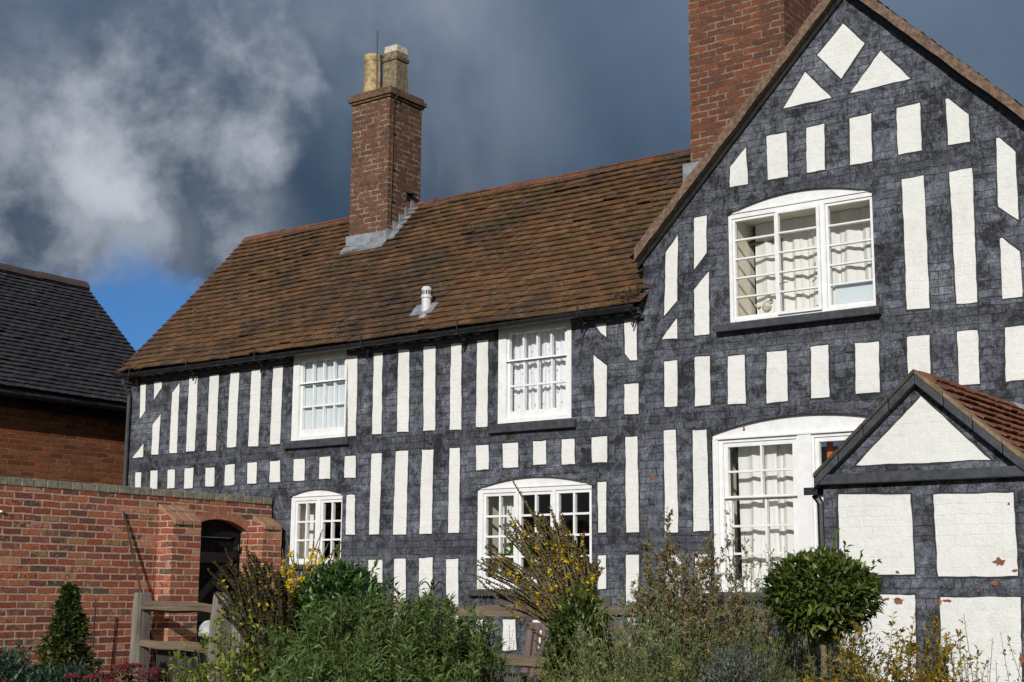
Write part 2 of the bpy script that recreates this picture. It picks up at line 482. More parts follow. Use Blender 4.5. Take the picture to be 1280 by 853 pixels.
def brick_mat(name, stops, mortar, bw=.205, bh=.0662, ms=.009, grime=.4, moss=None, bumps=.6, interp='CONSTANT', co_wob=.006, patchy=0.0, mottle=.5):
    b = NB(name)
    co, p = b.brickco(co_wob, 7.0)
    rc, fac = b.brick(co, bw, bh, ms, .35)
    fine = b.noise(p, 70, 6, .72); mid = b.noise(p, 14, 5, .65, .5); big = b.noise(p, 1.1, 3, .55); spot = b.noise(p, 38, 4, .65, .4)
    rc2 = b.math('ADD', rc, b.math('MULTIPLY', b.math('SUBTRACT', mid, .5), .22), True)
    col = b.ramp(rc2, stops, interp)
    col = b.mix(b.math('MULTIPLY', b.step(spot, .46, .64), mottle), col, b.mix(.62, col, (.022, .017, .014)))
    col = b.mix(b.math('MULTIPLY', b.step(fine, .50, .72), mottle * .7), col, tuple(min(1, c * 1.15 + .02) for c in mortar))
    col = b.mix(b.math('MULTIPLY', b.step(b.math('ADD', b.math('MULTIPLY', big, .6), b.math('MULTIPLY', mid, .4)), .46, .64), grime), col, (.032, .024, .020))
    mc = b.mix(b.step(b.noise(p, 26, 4, .65), .35, .65), tuple(c * .6 for c in mortar), mortar)
    if patchy:
        mc = b.mix(b.math('MULTIPLY', b.step(b.noise(p, 5.5, 4, .65), .42, .58), patchy), mc, tuple(c * .22 for c in mortar))
    edge = b.math('ADD', fac, b.math('MULTIPLY', b.math('SUBTRACT', fine, .5), .9))
    mm = b.math('MULTIPLY', b.step(edge, .30, .62), b.step(fac, .02, .2))
    smear = b.math('MULTIPLY', b.step(b.math('ADD', b.math('MULTIPLY', mid, .5), b.math('MULTIPLY', spot, .5)), .58, .66), .28)
    col = b.mix(b.math('MAXIMUM', mm, smear), col, mc)
    if moss:
        col = b.mix(b.math('MULTIPLY', b.step(b.noise(p, 2.3, 4, .6), .5, .66), .7), col, moss)
    h = b.math('SUBTRACT', b.math('ADD', b.math('MULTIPLY', fine, .5), b.math('MULTIPLY', rc, .3)), b.math('MULTIPLY', fac, 1.0))
    return b.done(b.bsdf(col, .85, b.bump(h, bumps, .014), .2))

def tile_mat(name, stops, moss_amt=.5, moss=(.10, .085, .025), stain=(.02, .018, .018), stain_amt=.8, isl_w=.26):
    b = NB(name)
    p = b.pos(); isl = b.island()
    fine = b.noise(p, 70, 5, .7); mid = b.noise(p, 8, 5, .65, .4); big = b.noise(b.map(p, (1, .6, .6)), 1.15, 5, .6, .7)
    t = b.math('ADD', b.math('MULTIPLY', isl, isl_w), b.math('MULTIPLY', mid, 1.0 - isl_w * .5))
    col = b.ramp(t, stops)
    col = b.mix(b.math('MULTIPLY', b.step(fine, .45, .75), .42), col, b.mix(.65, col, (.012, .01, .009)))
    col = b.mix(b.math('MULTIPLY', b.step(big, .47, .66), stain_amt), col, b.mix(b.step(mid, .38, .62), stain, tuple(c * 2.4 for c in stain)))
    mk = b.math('MULTIPLY', b.step(b.noise(p, 2.7, 6, .7, .4), .48, .68), moss_amt)
    col = b.mix(mk, col, b.mix(fine, tuple(c * .45 for c in moss), moss))
    lich = b.math('MULTIPLY', b.math('MULTIPLY', b.step(b.noise(p, 38, 2, .5), .62, .68), b.step(b.noise(p, 3.7, 3, .5), .5, .62)), .6)
    col = b.mix(lich, col, (.34, .31, .22))
    return b.done(b.bsdf(col, .85, b.bump(b.math('ADD', fine, b.math('MULTIPLY', mid, .6)), .7, .008), .2))

def plain(name, col, rough=.6, var=.25, scale=12, bump=.2, metal=0.0, spec=.4, col2=None, coat=0.0):
    b = NB(name); p = b.pos()
    n = b.noise(p, scale, 5, .6, .2); f = b.noise(p, scale * 6, 3, .6)
    c2 = col2 or tuple(c * (1 - var * 1.6) for c in col)
    c = b.mix(b.step(b.math('ADD', b.math('MULTIPLY', n, .7), b.math('MULTIPLY', f, .3)), .35, .65), c2, col)
    return b.done(b.bsdf(c, b.math('ADD', b.math('MULTIPLY', f, .2), rough - .1), b.bump(b.math('ADD', n, f), bump, .004), spec, metal, coat))

def wood(name, c1, c2, axis, crack=.6):
    b = NB(name); p = b.pos()
    s = [38, 38, 38]; s[axis] = 1.6
    g = b.noise(b.map(p, s), 1.0, 6, .65, .6)
    s2 = [9, 9, 9]; s2[axis] = .8
    g2 = b.noise(b.map(p, s2), 1.0, 4, .6, .3)
    c = b.ramp(b.math('ADD', b.math('MULTIPLY', g, .65), b.math('MULTIPLY', g2, .45)), [(.36, tuple(x * .25 for x in c1)), (.5, c1), (.72, c2)])
    return b.done(b.bsdf(c, .85, b.bump(g, crack, .012), .2))

def leaf_mat(name, cols, rough=.5, trans=.3, spec=.4):
    b = NB(name)
    isl = b.island()
    st = [(i / max(1, len(cols) - 1), c) for i, c in enumerate(cols)]
    c = b.ramp(isl, st)
    n = b.noise(b.pos(), 2.2, 3, .6)
    c = b.mix(b.math('MULTIPLY', b.step(n, .4, .7), .35), c, tuple(x * .55 for x in cols[0]))
    pr = b.bsdf(c, rough, None, spec)
    tr = b.node('ShaderNodeBsdfTranslucent')
    b.link(c, tr.inputs['Color'])
    mx = b.node('ShaderNodeMixShader'); mx.inputs[0].default_value = trans
    b.link(pr, mx.inputs[1]); b.link(tr.outputs[0], mx.inputs[2])
    return b.done(mx.outputs[0])

def glass_mat():
    b = NB('window_glass')
    tr = b.node('ShaderNodeBsdfTransparent'); tr.inputs[0].default_value = (.98, .99, .99, 1)
    gl = b.node('ShaderNodeBsdfGlossy'); gl.inputs['Roughness'].default_value = .02
    p = b.pos()
    nrm = b.bump(b.noise(p, 3.5, 2, .5), .25, .01)
    b.link(nrm, gl.inputs['Normal'])
    fr = b.node('ShaderNodeFresnel'); fr.inputs['IOR'].default_value = 1.5
    mx = b.node('ShaderNodeMixShader')
    b.link(fr.outputs[0], mx.inputs[0]); b.link(tr.outputs[0], mx.inputs[1]); b.link(gl.outputs[0], mx.inputs[2])
    return b.done(mx.outputs[0])

def cloth(name, col, trans=.35):
    b = NB(name)
    d = b.node('ShaderNodeBsdfDiffuse'); t = b.node('ShaderNodeBsdfTranslucent')
    n = b.noise(b.pos(), 40, 3, .6)
    c = b.mix(n, tuple(x * .93 for x in col), col)
    b.link(c, d.inputs[0]); b.link(c, t.inputs[0])
    mx = b.node('ShaderNodeMixShader'); mx.inputs[0].default_value = trans
    b.link(d.outputs[0], mx.inputs[1]); b.link(t.outputs[0], mx.inputs[2])
    return b.done(mx.outputs[0])

M = {}
M['dark'] = painted_brick('dark_painted_brick', True)
M['white'] = painted_brick('white_painted_brick', False)
M['fresh'] = plain('fresh_black_paint', (.030, .031, .036), .6, .3, 30, .4)
M['chip'] = plain('bare_brick_patch', (.29, .105, .062), .9, .4, 40, .7, col2=(.16, .06, .04))
M['garden_brick'] = brick_mat('garden_brick', [(0, (0.301, 0.074, 0.038)), (.16, (0.160, 0.055, 0.041)), (.28, (0.410, 0.126, 0.056)), (.40, (0.243, 0.060, 0.034)), (.52, (0.333, 0.102, 0.055)), (.62, (0.100, 0.074, 0.047)), (.69, (0.320, 0.174, 0.071)), (.77, (0.230, 0.079, 0.055)), (.86, (0.474, 0.204, 0.117)), (.93, (0.077, 0.062, 0.045)), (.97, (0.384, 0.108, 0.046))], (.52, .36, .275), grime=.10, ms=.0105, bumps=1.0, co_wob=.016, mottle=.45)
M['arch_brick'] = plain('arch_brick', (.40, .17, .105), .85, .35, 18, .7, col2=(.24, .09, .055))
M['pier_cap'] = plain('pier_cap_brick', (.26, .20, .12), .85, .3, 14, .6, col2=(.30, .12, .07))
M['coping'] = plain('coping_brick', (.27, .26, .19), .9, .4, 16, .6, col2=(.12, .11, .08))
M['mortar'] = plain('pale_mortar', (.55, .42, .33), .9, .3, 25, .4)
M['barn_brick'] = brick_mat('barn_brick', [(0, (0.230, 0.061, 0.026)), (.2, (0.138, 0.039, 0.019)), (.45, (0.299, 0.083, 0.032)), (.7, (0.184, 0.050, 0.021)), (.88, (0.253, 0.099, 0.042))], (.26, .15, .08), grime=.35, ms=.009, interp='LINEAR', patchy=.5)
M['chim_brick'] = brick_mat('chimney_brick', [(0, (.155, .058, .031)), (.3, (.090, .040, .027)), (.6, (.180, .064, .031)), (.9, (.125, .049, .028))], (.30, .25, .19), grime=.45, ms=.0105, co_wob=.016, interp='LINEAR', patchy=.9, mottle=.65)
M['chim_red'] = brick_mat('big_chimney_brick', [(0, (.175, .052, .027)), (.3, (.11, .038, .025)), (.6, (.205, .062, .029)), (.9, (.145, .047, .027))], (.27, .20, .14), bh=.071, grime=.40, ms=.0105, co_wob=.016, interp='LINEAR', patchy=.8, mottle=.6)
M['chim_cap'] = plain('weathered_chimney_cap', (.17, .10, .055), .9, .45, 18, .6, col2=(.06, .04, .03))
M['roof'] = tile_mat('brown_roof_tile', [(.25, (.050, .031, .021)), (.48, (.096, .052, .027)), (.66, (.142, .071, .034)), (.85, (.205, .110, .054))], .6, stain_amt=.62)
M['barn_roof'] = tile_mat('dark_roof_tile', [(.2, (.026, .025, .030)), (.5, (.036, .034, .040)), (.80, (.055, .050, .055)), (.90, (.060, .048, .048)), (.98, (.10, .045, .026))], .05, (.12, .06, .03), (.02, .02, .024), .5)
M['gable_roof'] = tile_mat('gable_roof_tile', [(.2, (.05, .03, .02)), (.5, (.12, .06, .032)), (.8, (.20, .10, .05))], .4)
M['porch_roof'] = tile_mat('red_porch_tile', [(.15, (.12, .048, .032)), (.5, (.19, .072, .042)), (.85, (.27, .115, .065))], .12, stain_amt=.3)
M['ridge'] = tile_mat('red_ridge_tile', [(.15, (.09, .042, .027)), (.5, (.145, .060, .036)), (.85, (.20, .085, .05))], .35, stain_amt=.4)
M['barn_ridge'] = tile_mat('dark_ridge_tile', [(.1, (.05, .035, .035)), (.9, (.10, .065, .06))], .1, stain_amt=.2)
M['verge'] = plain('verge_mortar', (.22, .145, .10), .9, .4, 26, .9, col2=(.085, .055, .038))
M['lead'] = plain('lead_flashing', (.34, .36, .385), .55, .3, 10, .3, .3)
M['black'] = plain('black_gloss_paint', (.022, .023, .027), .45, .4, 14, .25)
M['door_black'] = plain('black_door_paint', (.012, .012, .014), .75, .4, 14, .3, spec=.12)
M['blackwood'] = plain('black_timber', (.075, .080, .095), .6, .4, 18, .5, col2=(.03, .032, .038))
M['sill'] = plain('slate_painted_sill', (.060, .064, .076), .6, .4, 14, .5, col2=(.028, .03, .035))
M['pipe'] = plain('grey_black_pipe', (.06, .062, .07), .5, .3, 10, .1)
M['gloss'] = plain('white_gloss_paint', (.81, .81, .82), .42, .05, 9, .18, col2=(.71, .71, .70))
M['cream'] = plain('cream_plaster', (.72, .68, .56), .8, .08, 4, .1)
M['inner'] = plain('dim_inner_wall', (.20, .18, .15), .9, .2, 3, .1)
M['glass'] = glass_mat()
M['net'] = cloth('pale_net_curtain', (.68, .74, .78), .15)
M['lace'] = cloth('white_lace_curtain', (.86, .87, .90), .15)
M['curtain'] = cloth('white_curtain', (.88, .87, .84), .18)
M['pot_buff'] = plain('buff_clay_pot', (.50, .37, .18), .85, .35, 16, .6, col2=(.19, .14, .085))
M['pot_brown'] = plain('brown_clay_pot', (.27, .21, .125), .85, .45, 18, .6, col2=(.10, .075, .05))
M['pot_white'] = plain('pale_clay_rim', (.62, .58, .46), .8, .3, 20, .3)
M['steel'] = plain('galvanised_steel', (.42, .44, .46), .4, .25, 25, .2, .7)
M['iron'] = plain('wrought_iron', (.02, .02, .022), .5, .3, 20, .2)
M['whitepipe'] = plain('white_plastic_pipe', (.60, .60, .62), .4, .1, 10, .1)
M['oak_x'] = wood('weathered_oak_rail', (.12, .092, .064), (.215, .165, .115), 0)
M['oak_z'] = wood('weathered_oak_post', (.135, .120, .098), (.25, .225, .19), 2)
M['bench'] = wood('mauve_brown_bench_wood', (.13, .085, .085), (.20, .14, .13), 2, .3)
M['cane'] = wood('garden_cane', (.055, .038, .024), (.10, .07, .042), 2, .3)
M['bin'] = plain('dark_grey_plastic', (.055, .052, .054), .55, .2, 8, .2)
M['bag'] = plain('pale_grey_plastic', (.42, .43, .46), .45, .15, 9, .5)
M['terra'] = plain('terracotta', (.50, .16, .06), .8, .2, 14, .2)
M['soil'] = plain('bed_soil', (.055, .042, .03), .95, .4, 5, .8)
M['ground'] = plain('rough_lawn', (.045, .075, .02), .95, .4, 1.5, .8, col2=(.05, .05, .022))

# ------------------------------------------------------------------ ground
g = MB()
S = 900.0
g.add([(-S, -S, 0), (S, -S, 0), (S, S, 0), (-S, S, 0)], [(0, 1, 2, 3)])
go = g.build('ground', M['ground']); go['kind'] = 'structure'
bedm = MB()
bedm.add([(-4.6, -6.2, .004), (4.4, -6.2, .004), (4.4, -2.15, .004), (-4.6, -2.15, .004)], [(0, 1, 2, 3)])
bo = bedm.build('planting_bed', M['soil']); bo['kind'] = 'structure'
pth = MB()
pth.add([(-4.7, -2.1, .004), (2.55, -2.1, .004), (2.55, -.01, .004), (-4.7, -.01, .004)], [(0, 1, 2, 3)])
po = pth.build('path', plain('path_gravel', (.26, .22, .17), .95, .3, 9, .8)); po['kind'] = 'structure'

# ------------------------------------------------------------------ shared builders
def wobble(poly, step=.05, amp=.005, seed=0):
    r = random.Random(seed)
    out = []
    n = len(poly)
    for i in range(n):
        a, b = Vector(poly[i]), Vector(poly[(i + 1) % n])
        k = max(1, int((b - a).length / step))
        d = (b - a).normalized() if (b - a).length > 0 else Vector((1, 0))
        nn = Vector((-d.y, d.x))
        drift = 0
        for j in range(k):
            drift = drift * .6 + r.uniform(-amp, amp) * .7
            w = 0 if j == 0 else 1
            p = a.lerp(b, j / k) + nn * (drift * w + (r.uniform(-amp, amp) * .25 if w else 0))
            if j == 0: p = p + Vector((r.uniform(-.002, .002), r.uniform(-.002, .002)))
            out.append((p.x, p.y))
    return out

def grow(poly, d):
    """polygon pushed outwards by d (mitred)"""
    n = len(poly)
    ar = sum(poly[i][0] * poly[(i + 1) % n][1] - poly[(i + 1) % n][0] * poly[i][1] for i in range(n))
    sg = 1 if ar > 0 else -1
    out = []
    for i in range(n):
        a, b, c = Vector(poly[i - 1]), Vector(poly[i]), Vector(poly[(i + 1) % n])
        d0, d1 = (b - a).normalized(), (c - b).normalized()
        n0, n1 = Vector((d0.y, -d0.x)) * sg, Vector((d1.y, -d1.x)) * sg
        m = n0 + n1; L2 = max(m.length_squared, .5)
        out.append(tuple(b + m * (2 * d / L2)))
    return out

def panels(polys, y, parent, seed):
    """white infill with the black line brushed round its edge"""
    for i, q in enumerate(polys):
        k = MB()
        k.xz(wobble(q, .045, .0042, seed + i), y - .006, y + .004)
        k.xz(wobble(grow(q, .011), .05, .007, seed + i + 1000), y - .0015, y + .003, mi=1)
        k.build('white_panel', [M['white'], M['fresh']], parent)

def arch(x0, x1, z, rise, n=18):
    """points from the left springing over the crown to the right one"""
    w = x1 - x0
    r = (w * w / 4 + rise * rise) / (2 * rise)
    cx, cz = (x0 + x1) / 2, z + rise - r
    a = math.asin(w / 2 / r)
    return [(cx + r * math.sin(t), cz + r * math.cos(t)) for t in [-a + 2 * a * i / n for i in range(n + 1)]]

def tile_field(mb, o, U, V, w, l, gauge=.104, tw=.165, keep=None, sag=None, seed=1, th=.011, lift=.037):
    r = random.Random(seed)
    o, U, V = Vector(o), Vector(U).normalized(), Vector(V).normalized()
    Nn = U.cross(V).normalized()
    if Nn.z < 0: Nn = -Nn
    rows = int(l / gauge)
    for i in range(rows + 1):
        v0 = i * gauge
        off = (tw / 2 if i % 2 else 0) + r.uniform(-.006, .006)
        rowdrop = r.uniform(-.004, .004)
        k = int(w / tw) + 2
        for j in range(-1, k):
            u0, u1 = j * tw + off, (j + 1) * tw + off - .004
            u0, u1 = max(u0, 0), min(u1, w)
            if u1 - u0 < .03: continue
            uc = (u0 + u1) / 2
            if keep and not keep(uc, v0): continue
            b0 = v0 + r.uniform(-.0035, .0035) + rowdrop + (r.uniform(-.02, .0) if r.random() < .03 else 0)
            b1 = min(v0 + gauge * 1.75, l + .02)
            ya, yb = r.uniform(-.002, .002), r.uniform(-.002, .002)
            h0 = lift + r.uniform(-.003, .004) + (r.uniform(0, .014) if r.random() < .05 else 0)
            s0 = sag(uc, v0) if sag else 0
            tl, tr_ = r.uniform(-.002, .003), r.uniform(-.002, .003)
            pts = []
            for (hh) in (0, th):
                for (u, v, h) in ((u0, b0 + ya, h0 + tl), (u1, b0 + yb, h0 + tr_), (u1, b1, .002), (u0, b1, .002)):
                    pts.append(o + U * u + V * v + Nn * (h + hh + s0))
            um = (u0 + u1) / 2
            # slight camber: an extra middle line on the upper face
            mid0 = o + U * um + V * (b0 + (ya + yb) / 2) + Nn * (h0 + th + .004 + s0)
            mid1 = o + U * um + V * b1 + Nn * (.002 + th + .002 + s0)
            base = pts + [mid0, mid1]
            mb.add(base, [(0, 3, 2, 1), (4, 8, 9, 7), (8, 5, 6, 9), (0, 1, 5, 8, 4), (1, 2, 6, 5), (2, 3, 7, 9, 6), (3, 0, 4, 7)])

def ridge_row(mb, p0, p1, length=.24, r0=.11, seed=3, drop=.06):
    r = random.Random(seed)
    p0, p1 = Vector(p0), Vector(p1)
    d = (p1 - p0); n = max(1, round(d.length / length)); d.normalize()
    sd_ = d.cross(Vector((0, 0, 1))).normalized(); up = sd_.cross(d).normalized()
    L_ = (p1 - p0).length / n
    prof = [(-1.15, -.75), (-.9, -.30), (-.5, .05), (0, .22), (.5, .05), (.9, -.30), (1.15, -.75)]
    for i in range(n):
        a = p0 + d * (L_ * i + .004); b = p0 + d * (L_ * (i + 1) - .004)
        dz = r.uniform(-.006, .006); dz2 = r.uniform(-.006, .006)
        vs = []
        for (q, z_) in ((a, dz), (b, dz2)):
            for (s_, h_) in prof: vs.append(q + sd_ * (s_ * r0) + up * (h_ * r0 + z_))
            for (s_, h_) in prof: vs.append(q + sd_ * (s_ * r0 * .86) + up * (h_ * r0 - .018 + z_))
        fs = []
        k = len(prof)
        for j in range(k - 1):
            fs.append((j, j + 1, j + 1 + 2 * k, j + 2 * k))
            fs.append((j + k, j + 3 * k, j + 1 + 3 * k, j + 1 + k))
            fs.append((j, j + k, j + 1 + k, j + 1)); fs.append((j + 2 * k, j + 1 + 2 * k, j + 1 + 3 * k, j + 3 * k))
        fs.append((0, 2 * k, 3 * k, k)); fs.append((k - 1, 2 * k - 1, 4 * k - 1, 3 * k - 1))
        mb.add(vs, fs)

def rect(x0, x1, z0, z1): return [(x0, z0), (x1, z0), (x1, z1), (x0, z1)]

def curtain_mesh(x0, x1, z0, z1, y, folds, amp, seed=0, gather=1.0):
    r = random.Random(seed)
    mb = MB()
    nx, nz = folds * 8, 14
    ph = [r.uniform(0, 6.28) for _ in range(4)]
    vs = []
    for k in range(nz + 1):
        t = k / nz
        for i in range(nx + 1):
            u = i / nx
            a = u * folds * 2 * math.pi
            w = math.sin(a + .7 * math.sin(u * 9 + ph[0])) + .35 * math.sin(2.3 * a + ph[1]) + .25 * math.sin(5.1 * a + ph[3])
            vs.append((x0 + (x1 - x0) * u + .006 * math.sin(a * .5 + t * 4 + ph[2]), y + amp * w * (.55 + .45 * t) , z1 + (z0 - z1) * t + .008 * math.sin(u * 7 + ph[1]) * t))
    fs = [(k * (nx + 1) + i, k * (nx + 1) + i + 1, (k + 1) * (nx + 1) + i + 1, (k + 1) * (nx + 1) + i) for k in range(nz) for i in range(nx)]
    mb.add(vs, fs)
    return mb

# ------------------------------------------------------------------ the house
house = thing('timber_framed_house', 'long black and white painted brick house with brown tiled roof and a gabled wing', 'house', (0, 0, 0))
PITCHT = 2.115 / 2.005                     # rise over run of the main roof
APX, APZ = 2.075, 6.52                     # gable apex on its wall

class Win: pass
W1 = dict(x0=-4.525, x1=-3.722, z0=2.993, z1=3.958)
W2 = dict(x0=-1.688, x1=-.822, z0=2.998, z1=3.985)
W3 = dict(x0=-4.533, x1=-3.745, z0=1.655, z1=2.383, rise=.072)
W4 = dict(x0=-1.960, x1=-.600, z0=1.402, z1=2.368, rise=.097)
W5 = dict(x0=.872, x1=2.234, z0=3.728, z1=4.712, rise=.115)
W6 = dict(x0=.668, x1=2.420, z0=1.385, z1=2.750, rise=.122)

def hole(w):
    if 'rise' in w:
        return [(w['x0'], w['z0']), (w['x1'], w['z0'])] + arch(w['x0'], w['x1'], w['z1'], w['rise'])[::-1]
    return rect(w['x0'], w['x1'], w['z0'], w['z1'])

front = MB()
front.xz([(-7.3, 0), (.05, 0), (.05, 4.02), (-7.3, 4.02)], 0, .30, [hole(w) for w in (W1, W2, W3, W4)])
front.yz([(.302, 0), (3.35, 0), (3.35, 4.0), (1.827, 5.95), (.302, 4.3)], -7.3, -7.0)
front.box(-7.298, 0, 3.352, 3.652, 0, 4.0)
wall = front.build('wall', M['dark'], house)
panels(MAIN_PANELS, 0.0, wall, 100)

gab = MB()
gab.xz([(-.001, 0), (4.25, 0), (4.25, APZ - (4.25 - APX) * 1.015), (APX, APZ), (-.001, APZ - (APX + .001) * 1.015)], GABLE_Y, .27, [hole(w) for w in (W5, W6)])
gab.yz([(.272, 0), (5.2, 0), (5.2, 4.3), (.272, 4.3)], 3.95, 4.248)
gab.xz([(0.002, 0), (3.94, 0), (3.94, 4.3), (APX, 6.3), (0.002, 4.3)], 5.202, 5.45)
gwall = gab.build('gable_wall', M['dark'], house)
panels(GABLE_PANELS, GABLE_Y, gwall, 300)

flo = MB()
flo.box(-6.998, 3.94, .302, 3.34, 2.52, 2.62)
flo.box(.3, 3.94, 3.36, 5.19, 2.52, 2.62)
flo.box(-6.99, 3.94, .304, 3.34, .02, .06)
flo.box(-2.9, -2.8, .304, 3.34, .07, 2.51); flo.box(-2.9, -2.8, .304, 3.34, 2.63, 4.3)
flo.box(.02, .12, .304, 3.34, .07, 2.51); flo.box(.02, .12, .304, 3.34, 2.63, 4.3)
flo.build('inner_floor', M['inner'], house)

# plinth-like corner pier at the left end and the plate under the eaves
pl = MB()
for (a, b) in ((-7.31, -4.56), (-3.70, -1.72), (-.79, -.002)):
    pl.box(a, b, -.045, .006, 3.868, 3.925)
    pl.box(a, b, -.060, .006, 3.927, 4.0)
pl.build('wall_plate', M['blackwood'], house)
def dentil(x):
    k = MB(); k.box(x, x + .085, -.105, -.0615, 3.905, 3.942); k.build('dentil', M['blackwood'], house)
x = -3.62
while x < -.08:
    if not (-1.78 < x < -.82): dentil(x)
    x += .168
x = -7.2
while x < -4.65:
    dentil(x); x += .168

# --- windows
def window(w, name, label, fy, sashes, sill=None, lining=.3, sash_out=None, fthick=.07, wall_y=0.0):
    """sashes: list of (x0, x1, z0, z1, stile, xs bars, zs bars, y offset)"""
    holes = []
    f = MB()
    grp = {}
    for s in sashes: holes.append(rect(*s['box']))
    f.xz(hole(w), fy, fy + fthick, holes)
    if 'rise' in w:      # moulded edge under the arch board
        zc = max(s['box'][3] for s in sashes) + .028
        f.box(w['x0'] + .03, w['x1'] - .03, fy - .012, fy + .004, zc + .012, zc + .024)
    win = f.build(name, M['gloss'], house, label=label)
    gl = MB()
    for s in sashes:
        x0, x1, z0, z1 = s['box']
        st = s.get('stile', .04); dy = s.get('dy', .012); bt = s.get('bar', .018)
        xs, zs = s.get('xs', []), s.get('zs', [])
        gx = [x0 + st] + list(xs) + [x1 - st]
        gz = [z0 + s.get('rail', st)] + list(zs) + [z1 - s.get('top', st)]
        hs = []
        for i in range(len(gx) - 1):
            for k in range(len(gz) - 1):
                a = gx[i] + (bt / 2 if i else 0); b = gx[i + 1] - (bt / 2 if i < len(gx) - 2 else 0)
                c = gz[k] + (bt / 2 if k else 0); d = gz[k + 1] - (bt / 2 if k < len(gz) - 2 else 0)
                hs.append(rect(a, b, c, d))
        m_ = MB()
        m_.xz(rect(x0 + .003, x1 - .003, z0 + .003, z1 - .003), fy + dy, fy + dy + .04, hs)
        m_.build(s.get('name', 'casement'), M['gloss'], win)
        gl.add([(gx[0] - .004, fy + dy + .02, gz[0] - .004), (gx[-1] + .004, fy + dy + .02, gz[0] - .004), (gx[-1] + .004, fy + dy + .02, gz[-1] + .004), (gx[0] - .004, fy + dy + .02, gz[-1] + .004)], [(0, 1, 2, 3)])
    gl.build('pane', M['glass'], win, recalc=False)
    if lining:
        ln = MB()
        a, b, c, d = w['x0'] + .012, w['x1'] - .012, w['z0'] + .012, w['z1'] - .002
        y0, y1 = fy + fthick + .002, fy + fthick + lining
        ln.box(a, a + .02, y0, y1, c, d); ln.box(b - .02, b, y0, y1, c, d)
        ln.box(a + .021, b - .021, y0, y1, c, c + .02); ln.box(a + .021, b - .021, y0, y1, d - .02, d)
        ln.build('reveal', M['cream'], win)
    if sill:
        s_ = MB(); x0, x1, z0, z1, proj = sill
        s_.hexa([(x0, wall_y - proj, z0), (x1, wall_y - proj, z0), (x1, wall_y + .02, z0), (x0, wall_y + .02, z0),
                 (x0, wall_y - proj, z1 - .012), (x1, wall_y - proj, z1 - .012), (x1, wall_y + .02, z1), (x0, wall_y + .02, z1)])
        s_.build('sill', M['sill'], win, bevel=.006)
    return win

# upper sash windows, four panes wide
def sash_window(w, label, gx, meet, low, top, mid):
    x0, x1 = gx
    q = [x0 + (x1 - x0) * k / 4 for k in (1, 2, 3)]
    return window(w, 'window', label, -.012, [
        dict(box=(x0 - .035, x1 + .03, meet + .001, top + .03), stile=.033, xs=q, rail=.018, top=.03, dy=.016, name='sash'),
        dict(box=(x0 - .035, x1 + .03, low - .075, meet - .001), stile=.033, xs=q, zs=[mid], rail=.075, top=.014, dy=.03, name='sash')],
        sill=(w['x0'] - .09, w['x1'] + .06, 2.905, w['z0'] - .004, .05), lining=.24)
w1 = sash_window(W1, 'small-paned sash window with pale blue net curtain', (-4.395, -3.768), 3.612, 3.108, 3.862, 3.36)
w2 = sash_window(W2, 'small-paned sash window with spotted white lace curtain', (-1.560, -.900), 3.606, 3.113, 3.882, 3.361)
curtain_mesh(-4.47, -3.76, 3.03, 3.93, .068, 5, .004, 1).build('net_curtain', M['net'], w1)
lc = curtain_mesh(-1.62, -.86, 3.03, 3.93, .125, 11, .014, 2)
rr = random.Random(5)
for i in range(7):         # woven spots of the lace
    for k in range(8):
        x = -1.58 + .105 * i + (.05 if k % 2 else 0) + rr.uniform(-.012, .012); z = 3.08 + .105 * k
        lc.lathe((x, .105, z), [(.002, -.008), (.0085, 0), (.002, .008)], 8)
lc.build('lace_curtain', M['lace'], w2)

# arched casements
q = lambda a, b, n: [a + (b - a) * k / n for k in range(1, n)]
def cas(x0, x1, z0, z1, nx, nz, dy=.012, bar=.02, stile=.03, rail=None, zs=None, name='casement'):
    return dict(box=(x0 - stile, x1 + stile, z0 - (rail or stile), z1 + stile), stile=stile, rail=rail or stile, xs=q(x0, x1, nx), zs=zs if zs is not None else q(z0, z1, nz), dy=dy, bar=bar, name=name)
w3 = window(W3, 'window', 'small arched two-light window', .035, [
    cas(-4.445, -4.178, 1.715, 2.308, 2, 3, rail=.045), cas(-4.066, -3.800, 1.715, 2.308, 2, 3, rail=.045)],
    sill=(-4.60, -3.67, 1.60, 1.651, .05))
w4 = window(W4, 'window', 'wide arched three-light window above the bench', .035, [
    cas(-1.866, -1.530, 1.514, 2.298, 2, 4, rail=.055), cas(-1.440, -1.098, 1.514, 2.296, 2, 4, rail=.055), cas(-1.002, -.655, 1.514, 2.298, 2, 4, rail=.055)],
    sill=(-2.0, -.52, 1.335, 1.398, .06))
w5 = window(W5, 'window', 'arched three-light gable window with open middle casement', .0, [
    cas(.928, 1.312, 3.784, 4.650, 1, 5, stile=.025, bar=.014), cas(1.366, 1.722, 3.776, 4.650, 1, 5, dy=-.022, stile=.028, bar=.014), cas(1.818, 2.196, 3.786, 4.652, 1, 5, stile=.025, bar=.014)],
    sill=(.778, 2.287, 3.640, 3.716, .085), wall_y=GABLE_Y, lining=.36)
zz6 = [1.712, 1.948]
w6 = window(W6, 'window', 'large arched double sash window beside the porch', .012, [
    dict(box=(.768, 1.462, 2.190, 2.672), stile=.040, xs=[1.128], zs=[2.418], rail=.018, top=.038, dy=.012, name='sash'),
    dict(box=(.768, 1.462, 1.425, 2.186), stile=.058, xs=[1.150], zs=zz6, rail=.06, top=.016, dy=.034, name='sash'),
    dict(box=(1.626, 2.320, 2.190, 2.672), stile=.040, xs=[1.985], zs=[2.418], rail=.018, top=.038, dy=.012, name='sash'),
    dict(box=(1.626, 2.320, 1.425, 2.186), stile=.058, xs=[1.985], zs=zz6, rail=.06, top=.016, dy=.034, name='sash')],
    sill=(.60, 2.47, 1.31, 1.381, .06), wall_y=GABLE_Y)
